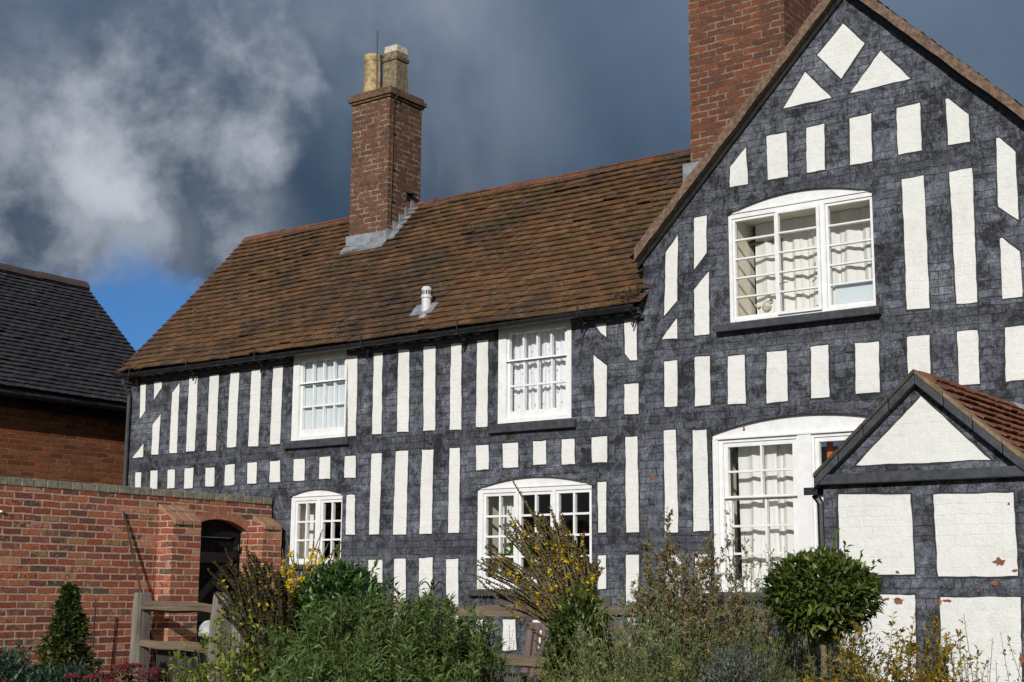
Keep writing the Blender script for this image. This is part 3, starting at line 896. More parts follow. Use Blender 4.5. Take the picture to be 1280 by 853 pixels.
mo = MB()          # raised frame mouldings round the big window
for (a, b) in ((.668, .735), (1.475, 1.613), (2.352, 2.418)):
    mo.box(a + .006, b - .006, -.006, .014, 1.40, 2.70)
mo.box(.70, 2.385, -.014, .014, 2.702, 2.716)
mo.build('frame_moulding', M['gloss'], w6)
curtain_mesh(.96, 1.60, 3.75, 4.685, .335, 4, .022, 4).build('curtain', M['curtain'], w5)
curtain_mesh(1.57, 2.26, 3.75, 4.685, .345, 4, .024, 6).build('curtain', M['curtain'], w5)
fp = MB(); fp.box(1.84, 2.18, .06, .066, 3.80, 3.955); fp.build('frosted_panel', M['net'], w5)
for pts, r_ in (([(1.70, -.04, 4.42), (1.70, -.055, 4.40), (1.70, -.05, 4.33)], .006), ([(1.705, -.04, 4.03), (1.73, -.06, 4.02), (1.69, -.06, 3.99)], .006), ([(1.37, -.03, 4.02), (1.40, -.06, 4.015), (1.46, -.06, 4.02)], .005)):
    lt = MB(); lt.tube(pts, r_, 6); lt.build('window_latch', M['steel'], w5)
curtain_mesh(.83, 1.21, 1.40, 2.725, .175, 2, .020, 7).build('curtain', M['curtain'], w6)
curtain_mesh(1.16, 1.50, 1.40, 2.725, .19, 2, .020, 8).build('curtain', M['curtain'], w6)
curtain_mesh(1.76, 2.32, 1.40, 2.725, .19, 3, .020, 9).build('curtain', M['curtain'], w6)
ob = MB(); ob.xz(rect(1.665, 1.715, 1.45, 2.66), .18, .20); ob.build('orange_blind', plain('orange_cloth', (.55, .13, .03), .9, .2, 20, .2), w6)
curtain_mesh(-1.80, -1.58, 1.44, 2.344, .24, 4, .020, 10).build('curtain', M['curtain'], w4)
curtain_mesh(-4.48, -4.26, 1.70, 2.361, .27, 2, .014, 11).build('curtain', M['curtain'], w3)

# --- main roof
def sag_main(u, v): return -.020 * math.sin(math.pi * min(1, max(0, v / 2.9))) * (1 + .5 * math.sin(u * 1.1 + 1)) + .008 * math.sin(u * 2.7 + v * 1.3)
EY, EZ = -.165, 3.955
SL = math.hypot(1.827 - EY, (1.827 - EY) * PITCHT)
Vd = Vector((0, 1, PITCHT)).normalized()
def keep_main(u, v):
    X = -7.36 + u; Y = EY + Vd.y * v; Z = EZ + Vd.z * v
    return not (X > .02 and Y < .30) and X < 1.2
rf = MB()
tile_field(rf, (-7.36, EY, EZ), (1, 0, 0), Vd, 8.6, SL - .02, keep=keep_main, sag=sag_main, seed=11)
deck = MB()
deck.hexa([(-7.33, EY + .05, EZ - .03), (.0, EY + .05, EZ - .03), (.0, 1.827, EZ + (1.827 - EY) * PITCHT - .08), (-7.33, 1.827, EZ + (1.827 - EY) * PITCHT - .08),
           (-7.33, EY + .03, EZ - .005), (.0, EY + .03, EZ - .005), (.0, 1.827, EZ + (1.827 - EY) * PITCHT - .035), (-7.33, 1.827, EZ + (1.827 - EY) * PITCHT - .035)])
roof = rf.build('roof', M['roof'], house)
RZ = EZ + (1.827 - EY) * PITCHT
bk = MB()
bk.hexa([(-7.33, 1.83, RZ - .06), (1.2, 1.83, RZ - .06), (1.2, 3.95, EZ - .1), (-7.33, 3.95, EZ - .1), (-7.33, 1.83, RZ), (1.2, 1.83, RZ), (1.2, 3.95, EZ - .04), (-7.33, 3.95, EZ - .04)])
bk.build('back_slope', M['roof'], roof)
deck.build('light_seal_deck', M['blackwood'], roof)  # added slab under the tiles, stops light leaking through the gaps
rg = MB(); ridge_row(rg, (-7.34, 1.827, RZ + .015), (1.0, 1.827, RZ + .0), .235, .092, 5)
rg.build('ridge', M['ridge'], roof)
vg = MB()
vg.hexa([(-7.37, EY + .02, EZ - .03), (-7.30, EY + .02, EZ - .03), (-7.30, 1.82, RZ - .05), (-7.37, 1.82, RZ - .05),
         (-7.37, EY + .02, EZ + .015), (-7.30, EY + .02, EZ + .015), (-7.30, 1.82, RZ - .005), (-7.37, 1.82, RZ - .005)])
vg.build('verge', M['verge'], roof)

# gutter with its brackets, and the corner downpipe
gt = MB()
GYC, GZC, GR = -.165, 3.945, .046
prof = [(GR * math.cos(t), GR * math.sin(t)) for t in [math.pi + math.pi * k / 8 for k in range(9)]]
prof2 = [(p[0] * .86, p[1] * .86) for p in prof][::-1]
loop = prof + prof2
vs, fs = [], []
n_ = len(loop)
for xx, zo in ((-7.40, 0), (-5.5, .006), (-3.6, .004), (-1.8, .010), (-.01, .028)):
    for p in loop: vs.append((xx, GYC + p[0], GZC + zo + p[1]))
for i in range(4):
    for k in range(n_):
        a, b = i * n_ + k, i * n_ + (k + 1) % n_
        fs.append((a, b, b + n_, a + n_))
fs.append(tuple(range(n_))[::-1]); fs.append(tuple(range(4 * n_, 5 * n_)))
gt.add(vs, fs)
gutter = gt.build('gutter', M['black'], house)
def bracket(x, zo):
    b_ = MB()
    b_.tube([(x, -.05, 3.86), (x, -.07, 3.875), (x, -.165, GZC - GR - .008 + zo), (x, -.216, GZC + .01 + zo)], .009, 5)
    b_.tube([(x, -.22, GZC + zo - .05), (x, -.20, GZC + zo + .095)], .006, 5)
    b_.tube([(x - .045, -.055, 3.79), (x + .0, -.10, 3.87), (x + .05, -.06, 3.90)], .009, 5)
    b_.build('bracket', M['iron'], gutter)
for x in (-7.1, -6.08, -4.95, -3.35, -2.06, -.62, -.06): bracket(x, .01 if x < -1 else .026)
dp = MB()
dp.tube([(-7.27, -.165, 3.90), (-7.27, -.15, 3.84), (-7.275, -.05, 3.70), (-7.275, -.045, .1)], .024, 8)
dp.build('downpipe', M['pipe'], house)
ft = MB(); rr = random.Random(9)         # dead moss and twigs caught at the right end of the gutter
for i in range(60):
    x = -.28 + .30 * rr.random() ** .6; y = -.16 + rr.uniform(-.03, .06); z = 3.99 + rr.random() * .14
    a = rr.uniform(-.9, .9)
    ft.tube([(x, y, z), (x + .06 * math.cos(a), y - .03 + rr.uniform(-.03, .03), z + .06 * math.sin(a))], .004, 4)
ft.build('gutter_debris', M['cane'], gutter)

# --- gable wing roof
GS = 1.015
gs_l = Vector((1, 0, GS)).normalized(); gs_r = Vector((-1, 0, GS)).normalized()
groof_mb = MB()
ln_ = math.hypot(APX + .11, (APX + .11) * GS)
tile_field(groof_mb, (-.075, -.125, APZ + .065 - (APX + .075) * GS), (0, 1, 0), gs_l, 4.6, ln_ - .06, seed=21, keep=lambda u, v: True)
tile_field(groof_mb, (4.40, -.128, APZ + .065 - (4.40 - APX) * GS), (0, 1, 0), gs_r, 5.6, math.hypot(4.40 - APX, (4.40 - APX) * GS) - .02, seed=22)
groof = groof_mb.build('gable_roof', M['gable_roof'], house)
gd = MB()
for sgn, xe in ((-1, -.06), (1, 4.38)):
    ze = APZ + .03 - abs(xe - APX) * GS
    gd.hexa([(xe, -.02, ze - .03), (APX + sgn * .002, -.02, APZ), (APX + sgn * .002, 5.4, APZ), (xe, 5.4, ze - .03),
             (xe, -.02, ze + .02), (APX + sgn * .002, -.02, APZ + .05), (APX + sgn * .002, 5.4, APZ + .05), (xe, 5.4, ze + .02)])
gd.build('light_seal_deck', M['blackwood'], groof)  # added under the wing tiles to keep light out
ridge2 = MB(); ridge_row(ridge2, (APX, -.15, APZ + .10), (APX, 5.4, APZ + .10), .3, .12, 8)
ridge2.build('ridge', M['ridge'], groof)
# verge: mortar and tile bed on the slope edge, a thin black board under it
def strip(mb, xa, xb, t0, t1, y0, y1, seed, jag=.006, n=26):
    """slab along the slope from xa up to xb; t0/t1 heights above the wall line"""
    r = random.Random(seed)
    zf = lambda x, t: APZ - abs(x - APX) * GS + t
    vs, fs = [], []
    for i in range(n + 1):
        x = xa + (xb - xa) * i / n
        j0, j1, jy = r.uniform(-jag, jag), r.uniform(-jag, jag), r.uniform(-jag, jag)
        vs += [(x, y0 + jy, zf(x, t0 + j0)), (x, y0 + jy * .5, zf(x, t1 + j1)), (x, y1, zf(x, t1 + j1)), (x, y1, zf(x, t0 + j0))]
    for i in range(n):
        a = i * 4
        for k in range(4): fs.append((a + k, a + (k + 1) % 4, a + 4 + (k + 1) % 4, a + 4 + k))
    fs.append((0, 3, 2, 1)); fs.append((n * 4, n * 4 + 1, n * 4 + 2, n * 4 + 3))
    mb.add(vs, fs)
v1 = MB(); strip(v1, -.035, APX, .015, .128, -.142, -.005, 1); strip(v1, 4.42, APX + .001, .015, .122, -.142, -.004, 2)
v1.build('verge', M['verge'], groof)
v2 = MB(); strip(v2, -.05, APX, -.035, .012, -.062, -.008, 3, .002); strip(v2, 4.35, APX + .001, -.045, .012, -.062, -.008, 4, .002)
v2.build('barge_board', M['black'], groof)

# --- chimneys
def chimney(x0, x1, y0, y1, z0, z1, mat, label):
    c = MB()
    c.box(x0, x1, y0, y1, z0, z1)
    return c.build('chimney', mat, house, label=label)
ch1 = chimney(-4.955, -4.345, 1.28, 1.885, 4.9, 7.312, M['chim_brick'], 'narrow brick chimney with two buff pots near the left end of the ridge')
cp = MB()
cp.box(-5.0, -4.30, 1.235, 1.93, 7.330, 7.385); cp.box(-4.978, -4.322, 1.257, 1.908, 7.300, 7.329); cp.box(-4.975, -4.325, 1.26, 1.905, 7.386, 7.435)
cp.hexa([(-4.95, 1.285, 7.436), (-4.35, 1.285, 7.436), (-4.35, 1.88, 7.436), (-4.95, 1.88, 7.436), (-4.84, 1.40, 7.47), (-4.46, 1.40, 7.47), (-4.46, 1.77, 7.47), (-4.84, 1.77, 7.47)])
cp.build('cap', M['chim_cap'], ch1, bevel=.008)
p1 = MB(); p1.lathe((-4.79, 1.46, 7.45), [(.115, 0), (.125, .03), (.118, .06), (.112, .42), (.122, .44), (.124, .515), (.104, .52), (.100, .43)], 20)
p1.build('chimney_pot', M['pot_buff'], ch1, smooth=False)
def sq(mb, cx, cy, hw0, hw1, z0, z1):
    mb.hexa([(cx - hw0, cy - hw0, z0), (cx + hw0, cy - hw0, z0), (cx + hw0, cy + hw0, z0), (cx - hw0, cy + hw0, z0), (cx - hw1, cy - hw1, z1), (cx + hw1, cy - hw1, z1), (cx + hw1, cy + hw1, z1), (cx - hw1, cy + hw1, z1)])
PX_, PY_ = -4.545, 1.60
p2 = MB(); sq(p2, PX_, PY_, .120, .102, 7.45, 7.87); sq(p2, PX_, PY_, .118, .126, 7.871, 7.895); sq(p2, PX_, PY_, .126, .124, 7.8955, 7.92); sq(p2, PX_, PY_, .108, .104, 7.921, 7.98)
pot2 = p2.build('chimney_pot', M['pot_brown'], ch1, bevel=.006)
p3 = MB(); sq(p3, PX_, PY_, .106, .100, 7.982, 8.07)
p3.build('pot_rim', M['pot_white'], ch1, bevel=.004)
ro = MB()
ro.tube([(-4.60, 1.32, 7.44), (-4.612, 1.32, 8.23)], .010, 6)
ro.build('aerial_rod', M['iron'], ch1)
cb = MB(); cb.tube([(-4.331, 1.36, 7.44), (-4.295, 1.36, 7.40), (-4.295, 1.36, 7.32), (-4.336, 1.355, 7.27), (-4.337, 1.345, 6.6), (-4.337, 1.33, 5.75)], .008, 5)
for z in (7.25, 6.85, 6.4, 6.0): cb.box(-4.343, -4.325, 1.335, 1.375, z, z + .02)
cb.build('cable', M['cane'], ch1)
hd = MB()
hd.hexa([(-4.343, 1.60, 6.17), (-4.343, 1.74, 6.17), (-4.343, 1.74, 6.19), (-4.343, 1.60, 6.19), (-4.25, 1.61, 6.14), (-4.25, 1.73, 6.14), (-4.25, 1.73, 6.155), (-4.25, 1.61, 6.155)])
hd.box(-4.343, -4.335, 1.62, 1.72, 6.08, 6.168)
hd.build('vent_hood', M['black'], ch1)
fl = MB()
zr = lambda y: EZ + (y - EY) * PITCHT + .045
fl.hexa([(-4.99, 1.262, zr(1.262)), (-4.335, 1.262, zr(1.262)), (-4.335, 1.278, zr(1.262)), (-4.99, 1.278, zr(1.262)), (-4.99, 1.262, zr(1.262) + .13), (-4.335, 1.262, zr(1.262) + .12), (-4.335, 1.278, zr(1.262) + .12), (-4.99, 1.278, zr(1.262) + .13)])
fl.hexa([(-5.0, 1.17, zr(1.17) - .01), (-4.32, 1.17, zr(1.17) - .01), (-4.32, 1.262, zr(1.262) - .01), (-5.0, 1.262, zr(1.262) - .01), (-5.0, 1.17, zr(1.17) + .012), (-4.32, 1.17, zr(1.17) + .012), (-4.32, 1.262, zr(1.262) + .012), (-5.0, 1.262, zr(1.262) + .012)])
y = 1.275
while y < 1.80:      # stepped soakers up the right side
    fl.hexa([(-4.343, y, zr(y) - .02), (-4.325, y, zr(y) - .02), (-4.325, y + .105, zr(y + .105) - .02), (-4.343, y + .105, zr(y + .105) - .02), (-4.343, y, zr(y) + .13), (-4.33, y, zr(y) + .13), (-4.33, y + .104, zr(y) + .13), (-4.343, y + .104, zr(y) + .13)])
    y += .106
fl.hexa([(-4.343, 1.275, zr(1.275) - .012), (-4.24, 1.275, zr(1.275) - .012), (-4.24, 1.80, zr(1.80) - .012), (-4.343, 1.80, zr(1.80) - .012), (-4.343, 1.275, zr(1.275) + .008), (-4.24, 1.275, zr(1.275) + .004), (-4.24, 1.80, zr(1.80) + .004), (-4.343, 1.80, zr(1.80) + .008)])
fl.build('flashing', M['lead'], ch1)

ch2 = chimney(-.214, .868, 1.285, 2.55, 4.8, 8.25, M['chim_red'], 'massive red brick chimney rising behind the gable')
c2 = MB(); c2.box(-.27, .925, 1.23, 2.605, 8.252, 8.36); c2.box(-.23, .885, 1.27, 2.565, 8.361, 8.45)
c2.build('cap', M['chim_cap'], ch2, bevel=.008)
for i in range(2):
    p = MB(); p.lathe((.05 + .55 * i, 1.9, 8.45), [(.13, 0), (.11, .06), (.10, .45), (.12, .47), (.12, .53), (.095, .535)], 16)
    p.build('chimney_pot', M['pot_buff'], ch2)
f2 = MB(); f2.box(-.30, -.10, 1.266, 1.283, 5.52, 5.72); f2.build('flashing', M['lead'], ch2)

# flue terminal on the roof
FX, FY = -2.70, .075
FZ = EZ + (FY - EY) * PITCHT + .03
fv = MB()
fv.lathe((FX, FY, FZ - .05), [(.050, 0), (.050, .20), (.062, .205), (.062, .215), (.056, .22), (.056, .30), (.040, .325), (.01, .33)], 14)
flue = fv.build('flue_pipe', M['whitepipe'], house)
sl = MB()
for i in range(14):
    t = 2 * math.pi * i / 14
    sl.box(FX + .0565 * math.cos(t) - .005, FX + .0565 * math.cos(t) + .005, FY + .0565 * math.sin(t) - .005, FY + .0565 * math.sin(t) + .005, FZ + .19, FZ + .23)
sl.build('vent_slot', M['iron'], flue)
fb = MB()
zq = lambda y: EZ + (y - EY) * PITCHT + .085
fb.hexa([(FX - .17, FY - .06, zq(FY - .06) - .02), (FX + .12, FY - .05, zq(FY - .05) - .02), (FX + .12, FY + .05, zq(FY + .05) - .02), (FX - .17, FY + .05, zq(FY + .05) - .02),
         (FX - .17, FY - .06, zq(FY - .06)), (FX + .12, FY - .05, zq(FY - .05)), (FX + .12, FY + .05, zq(FY + .05)), (FX - .17, FY + .05, zq(FY + .05))])
fb.lathe((FX, FY, FZ - .10), [(.10, 0), (.085, .05), (.058, .10), (.052, .105)], 14)
fb.build('lead_slate', M['lead'], flue)

# --- porch
porch = bpy.data.objects.new('porch', None); COL.objects.link(porch); porch.parent = house
porch['label'] = 'small gabled porch of black and white painted brick with red tiled roof'
PY0 = -2.0; PXC = 3.292; PXL, PXR = 2.594, 3.992; PSL = .897
pw = MB()
pw.xz([(PXL, 0), (PXR, 0), (PXR, 2.13), (PXC, 2.13 + (PXR - PXC) * PSL), (PXL, 2.13)], PY0, PY0 + .22)
pw.box(PXL, PXL + .22, PY0 + .222, GABLE_Y - .002, 0, 2.12); pw.box(PXR - .22, PXR, PY0 + .222, GABLE_Y - .002, 0, 2.12)
pwall = pw.build('wall', M['dark'], porch)
panels(PORCH_PANELS, PY0, porch, 500)
sb = MB(); sb.box(2.562, 4.024, PY0 - .065, PY0 + .01, 2.098, 2.168); sb.build('ledge', M['sill'], porch, bevel=.008)
def coping(sgn):
    r = random.Random(5 + sgn)
    segs = 4
    zt = lambda d: 2.822 - d * PSL
    zu = lambda d: 2.735 - d * PSL
    for i in range(segs):
        d0 = .735 * i / segs + (.003 if i else 0); d1 = .735 * (i + 1) / segs - .003
        j = r.uniform(-.005, .005)
        k = MB()
        xs0, xs1 = PXC + sgn * d0, PXC + sgn * d1
        k.hexa([(xs0, PY0 - .075 + j, zu(d0)), (xs1, PY0 - .075 + j, zu(d1)), (xs1, PY0 + .05, zu(d1)), (xs0, PY0 + .05, zu(d0)),
                (xs0, PY0 - .075 + j, zt(d0) - .022), (xs1, PY0 - .075 + j, zt(d1) - .022), (xs1, PY0 + .05, zt(d1) - .022), (xs0, PY0 + .05, zt(d0) - .022)])
        k.build('coping_block', M['sill'], porch, bevel=.006)
        k = MB()
        k.hexa([(xs0, PY0 - .082 + j, zt(d0) - .020), (xs1, PY0 - .082 + j, zt(d1) - .020), (xs1, PY0 + .05, zt(d1) - .020), (xs0, PY0 + .05, zt(d0) - .020),
                (xs0, PY0 - .082 + j, zt(d0) + .012), (xs1, PY0 - .082 + j, zt(d1) + .012), (xs1, PY0 + .05, zt(d1) + .012), (xs0, PY0 + .05, zt(d0) + .012)])
        k.build('edge_tile', M['edge'] if sgn > 0 else M['edge_dark'], porch, bevel=.004)
M['edge'] = plain('lichened_edge_tile', (.26, .19, .11), .9, .35, 18, .5, col2=(.13, .085, .05))
M['edge_dark'] = plain('blackened_edge_tile', (.085, .07, .055), .9, .35, 18, .5, col2=(.035, .033, .033))
coping(-1); coping(1)
pr = MB()
for sgn in (-1, 1):
    Vp = Vector((-sgn, 0, PSL)).normalized()
    tile_field(pr, (PXC + sgn * .745, PY0 + .05, 2.80 - .745 * PSL), (0, 1, 0), Vp, 1.92, math.hypot(.745, .745 * PSL) - .03, gauge=.10, seed=31 + sgn)
proof = pr.build('roof', M['porch_roof'], porch)
pdk = MB()
for sgn in (-1, 1):
    pdk.hexa([(PXC + sgn * .74, PY0 + .06, 2.75 - .74 * PSL), (PXC + sgn * .002, PY0 + .06, 2.75), (PXC + sgn * .002, -.035, 2.75), (PXC + sgn * .74, -.035, 2.75 - .74 * PSL),
              (PXC + sgn * .74, PY0 + .06, 2.79 - .74 * PSL), (PXC + sgn * .002, PY0 + .06, 2.79), (PXC + sgn * .002, -.035, 2.79), (PXC + sgn * .74, -.035, 2.79 - .74 * PSL)])
pdk.build('light_seal_deck', M['blackwood'], porch)  # added below the porch tiles against light leaks
prg = MB(); ridge_row(prg, (PXC, PY0 + .02, 2.815), (PXC, -.12, 2.815), .42, .095, 12); prg.build('ridge', M['porch_roof'], porch)
pfl = MB()
for sgn in (-1, 1):
    for d in (0, .16, .32, .48, .64):
        x0, x1 = PXC + sgn * d, PXC + sgn * (d + .158)
        pfl.hexa([(x0, -.05, 2.80 - d * PSL), (x1, -.05, 2.80 - (d + .158) * PSL), (x1, -.033, 2.80 - (d + .158) * PSL), (x0, -.033, 2.80 - d * PSL),
                  (x0, -.046, 2.845 - d * PSL), (x1, -.046, 2.845 - d * PSL - .05), (x1, -.034, 2.845 - d * PSL - .05), (x0, -.034, 2.845 - d * PSL)])
pfl.build('flashing', M['lead'], porch)
pgt = MB()
vs, fs = [], []
for yy in (PY0 - .02, -.06):
    for p in loop: vs.append((2.512 + p[0], yy, 2.085 + p[1]))
for k in range(n_):
    a, b = k, (k + 1) % n_
    fs.append((a, b, b + n_, a + n_))
fs.append(tuple(range(n_))[::-1]); fs.append(tuple(range(n_, 2 * n_)))
pgt.add(vs, fs)
pgt.box(2.462, 2.562, PY0 - .024, PY0 - .02, 2.035, 2.087)
pgt.build('gutter', M['black'], porch)
pdp = MB(); pdp.tube([(2.512, PY0 + .05, 2.04), (2.552, PY0 + .05, 1.98), (2.560, PY0 + .05, .1)], .028, 8); pdp.build('downpipe', M['black'], porch)
# flaked-off paint showing the brick
def flake(cx, cz, w, h, seed, y):
    r = random.Random(seed)
    pts = []
    n = 16
    for i in range(n):
        t = 2 * math.pi * i / n; k = r.uniform(.45, 1.1)
        pts.append((cx + w * k * math.cos(t), cz + h * k * math.sin(t)))
    k = MB(); k.xz(pts, y - .009, y + .002)
    return k
for i, (cx, cz, w, h) in enumerate([(3.765, 1.575, .045, .030), (3.862, 1.520, .025, .010), (3.10, 1.512, .018, .012), (3.10, 1.328, .050, .024), (3.015, 1.340, .030, .012), (3.42, 1.333, .045, .013), (3.372, 1.325, .014, .026), (2.90, 1.475, .024, .024), (3.845, 1.935, .010, .010), (2.74, 0.98, .05, .03), (3.87, .98, .018, .045)]):
    flake(cx, cz, w, h, 40 + i, PY0).build('bare_brick_patch', M['chip'], porch)
for i, (cx, cz, w, h) in enumerate([(3.735, 1.440, .026, .024), (3.625, 1.395, .010, .010)]):
    flake(cx, cz, w, h, 60 + i, PY0).build('bare_brick_patch', M['chip'], porch)
for i, (cx, cz, w, h, pr_, y) in enumerate([(.085, 2.40, .035, .025, wall, 0), (.05, 2.68, .012, .014, wall, 0), (-2.57, 1.862, .012, .012, wall, 0), (-2.57, 1.80, .012, .012, wall, 0), (-5.72, 3.13, .022, .022, wall, -.004), (-4.58, 1.98, .014, .014, wall, 0), (.995, 2.80, .012, .016, gwall, GABLE_Y), (2.66, 3.47, .02, .008, gwall, GABLE_Y), (.60, 1.62, .05, .018, gwall, GABLE_Y - .004)]):
    flake(cx, cz, w, h, 80 + i, y if cx < 0 or pr_ is gwall else GABLE_Y).build('bare_brick_patch', M['chip'], pr_)

ab = MB(); ab.box(-.715, -.675, -.004, .01, 2.665, 2.71); ab.build('air_hole', M['iron'], wall)

# ------------------------------------------------------------------ garden wall with its door
gw = thing('garden_wall', 'long sunlit red brick garden wall with an arched black door, running up to the house', 'wall', (-4.87, -2.5, 0))
GX = -4.76
DY0, DY1, DZ, DR = -1.2, -.385, 2.0, .115
wl = MB()
wl.yz([(-7.5, 0), (DY0, 0)] + arch(DY0, DY1, DZ, DR) + [(DY1, 0), (-.035, 0), (-.035, 2.30), (-7.5, 2.30)], GX, GX - .24)
wl.box(GX + .002, -4.53, -1.60, -1.235, 0, 2.045)
wl.box(GX + .002, -4.53, -.372, -.10, 0, 2.045)
wbrick = wl.build('brickwork', M['garden_brick'], gw)
cpm = MB(); r = random.Random(4); y = -7.5
while y < -.06:
    w_ = .138 + r.uniform(-.004, .004)
    y1 = min(y + w_ - .010, -.03)
    j = r.uniform(-.004, .004)
    cpm.box(GX - .25 + j, GX + .012 + j, y, y1, 2.304, 2.378 + r.uniform(-.004, .004))
    y += w_
cpm.build('coping', M['coping'], gw, bevel=.005)
mb_ = MB(); mb_.box(GX - .235, GX + .004, -7.49, -.04, 2.301, 2.366); mb_.build('mortar_bed', M['mortar'], gw)
def pier_cap(ya, yb, n, tiers):
    k = MB(); kk = MB()
    r = random.Random(int(n * 7 + 1))
    for (xa, za, xb, zb, o) in tiers:
        wd = (yb - ya - .01) / n
        for i in range(n):
            a = ya + .005 + wd * i + .005; b = ya + .005 + wd * (i + 1) - .005
            j = r.uniform(-.005, .005)
            k.hexa([(xa + j, a + o, za - .05), (xb, a + o, zb - .06), (xb, b + o, zb - .06), (xa + j, b + o, za - .05), (xa + j, a + o, za), (xb, a + o, zb), (xb, b + o, zb), (xa + j, b + o, za)])
    z0, z1 = tiers[0][1] - .012, tiers[-1][3] - .03
    kk.hexa([(-4.535, ya, 2.0), (GX + .003, ya, 2.0), (GX + .003, yb, 2.0), (-4.535, yb, 2.0), (-4.535, ya, z0), (GX + .003, ya, z1), (GX + .003, yb, z1), (-4.535, yb, z0)])
    kk.build('pier_shoulder', M['garden_brick'], gw)
    k.build('pier_cap', M['pier_cap'], gw, bevel=.008)
pier_cap(-1.605, -1.23, 3, [(-4.515, 2.065, -4.66, 2.155, 0), (-4.65, 2.17, -4.772, 2.23, -.012)])
pier_cap(-.378, -.095, 2, [(-4.515, 2.065, -4.70, 2.165, 0)])
va = MB()
wd = DY1 - DY0; rad = (wd * wd / 4 + DR * DR) / (2 * DR); cyy, czz = (DY0 + DY1) / 2, DZ + DR - rad; aa = math.asin(wd / 2 / rad)
nv = 15
for i in range(nv):
    t0 = -aa * 1.05 + 2.1 * aa * i / nv + .006; t1 = -aa * 1.05 + 2.1 * aa * (i + 1) / nv - .006
    pp = [(cyy + r_ * math.sin(t), czz + r_ * math.cos(t)) for (t, r_) in ((t0, rad - .004), (t1, rad - .004), (t1, rad + .088), (t0, rad + .088))]
    va.yz(pp, GX + .004, GX - .20)
va.build('arch_brick', M['arch_brick'], gw)
dr = bpy.data.objects.new('door', None); COL.objects.link(dr); dr.parent = gw
dr['label'] = 'black ledged plank door with an arched top'
fr_ = MB()
fr_.yz([(DY0 + .0, .02), (DY0, DZ - .0)] + arch(DY0, DY1, DZ, DR)[1:-1] + [(DY1, DZ), (DY1, .02), (DY1 - .06, .02), (DY1 - .06, 1.93), (DY0 + .06, 1.93), (DY0 + .06, .02)], GX - .10, GX - .17)
fr_.build('door_frame', M['door_black'], dr)
y = DY0 + .065
pk = MB(); r = random.Random(2)
while y < DY1 - .08:
    y1 = min(y + .118, DY1 - .064); pk.box(GX - .175, GX - .145 + r.uniform(-.002, .002), y + .003, y1 - .003, .04, 1.925); y += .118
pk.build('plank', M['door_black'], dr)
lg = MB()
for z in (.30, 1.05, 1.66): lg.box(GX - .148, GX - .118, DY0 + .07, DY1 - .07, z, z + .11)
lg.hexa([(GX - .146, DY0 + .08, 1.16), (GX - .122, DY0 + .08, 1.16), (GX - .122, DY0 + .2, 1.16), (GX - .146, DY0 + .2, 1.16), (GX - .146, DY1 - .2, 1.655), (GX - .122, DY1 - .2, 1.655), (GX - .122, DY1 - .08, 1.655), (GX - .146, DY1 - .08, 1.655)])
lg.build('ledge', M['black'], dr)
hn = MB(); hn.box(GX - .125, GX - .06, DY1 - .075, DY1 - .045, 1.80, 1.83); hn.tube([(GX - .06, DY1 - .06, 1.79), (GX - .06, DY1 - .06, 1.86)], .012, 6); hn.build('hinge_pin', M['iron'], dr)
bt = MB(); bt.lathe((GX + .004, -3.40, 2.055), [(.001, -.018), (.022, -.012), (.026, 0), (.022, .012), (.001, .018)], 10); bt.build('tie_boss', M['steel'], gw)

pole = thing('leaning_pole', 'long thin bare pole leaning against the brick garden wall beside the black door', 'pole', (-4.45, -1.56, 0))
k = MB(); k.tube([(-4.45, -1.56, .0), (-4.60, -1.80, 1.05), (-4.742, -2.05, 2.125)], [.014, .012, .009], 7); k.build('shaft', M['cane'], pole)
cn = MB(); cn.tube([(-4.60, -2.42, .0), (-4.612, -2.425, .7), (-4.60, -2.43, 1.28)], [.011, .010, .008], 6)
tag(cn.build('garden_cane', M['cane']), 'short upright cane stuck in the bed close to the garden wall', 'cane')

# ------------------------------------------------------------------ barn beyond the wall
barn = thing('outbuilding', 'red brick outbuilding with dark tiled roof beyond the garden wall', 'outbuilding', (-11, -2, 0))
BX = -9.0
bw_ = MB()
bw_.box(BX - .25, BX, -7.0, 1.85, 0, 3.73); bw_.box(-13.0, -12.75, -7.0, 1.85, 0, 3.73)
for yy in (-7.0, 1.62): bw_.xz([(-12.748, 0), (BX - .252, 0), (BX - .252, 3.7), (-11, 5.72), (-12.748, 3.9)], yy, yy + .228)
bw_.build('wall', M['barn_brick'], barn)
BSL = (5.90 - 3.83) / 2.3
br = MB()
tile_field(br, (-8.70, -7.1, 3.815), (0, 1, 0), Vector((-1, 0, BSL)), 9.06, math.hypot(2.3, 2.3 * BSL) - .02, gauge=.098, seed=41, sag=lambda u, v: -.012 * math.sin(u * .9))
tile_field(br, (-13.30, -7.1, 3.815), (0, 1, 0), Vector((1, 0, BSL)), 9.06, math.hypot(2.3, 2.3 * BSL) - .02, gauge=.20, tw=.33, seed=42)
broof = br.build('roof', M['barn_roof'], barn)
bd = MB()
for sgn, xe in ((1, -8.72), (-1, -13.28)):
    bd.hexa([(xe, -7.05, 3.77), (-11 + sgn * .002, -7.05, 5.86), (-11 + sgn * .002, 1.93, 5.86), (xe, 1.93, 3.77), (xe, -7.05, 3.805), (-11 + sgn * .002, -7.05, 5.885), (-11 + sgn * .002, 1.93, 5.885), (xe, 1.93, 3.805)])
bd.build('light_seal_deck', M['blackwood'], broof)  # added slabs that seal the barn tiles against light
brg = MB(); ridge_row(brg, (-11, -7.1, 5.935), (-11, 1.96, 5.935), .42, .13, 14); brg.build('ridge', M['barn_ridge'], broof)
bg_ = MB(); bg_.box(BX + .002, BX + .05, -7.0, 1.86, 3.63, 3.79); bg_.build('fascia', M['black'], barn)
bgu = MB()
vs, fs = [], []
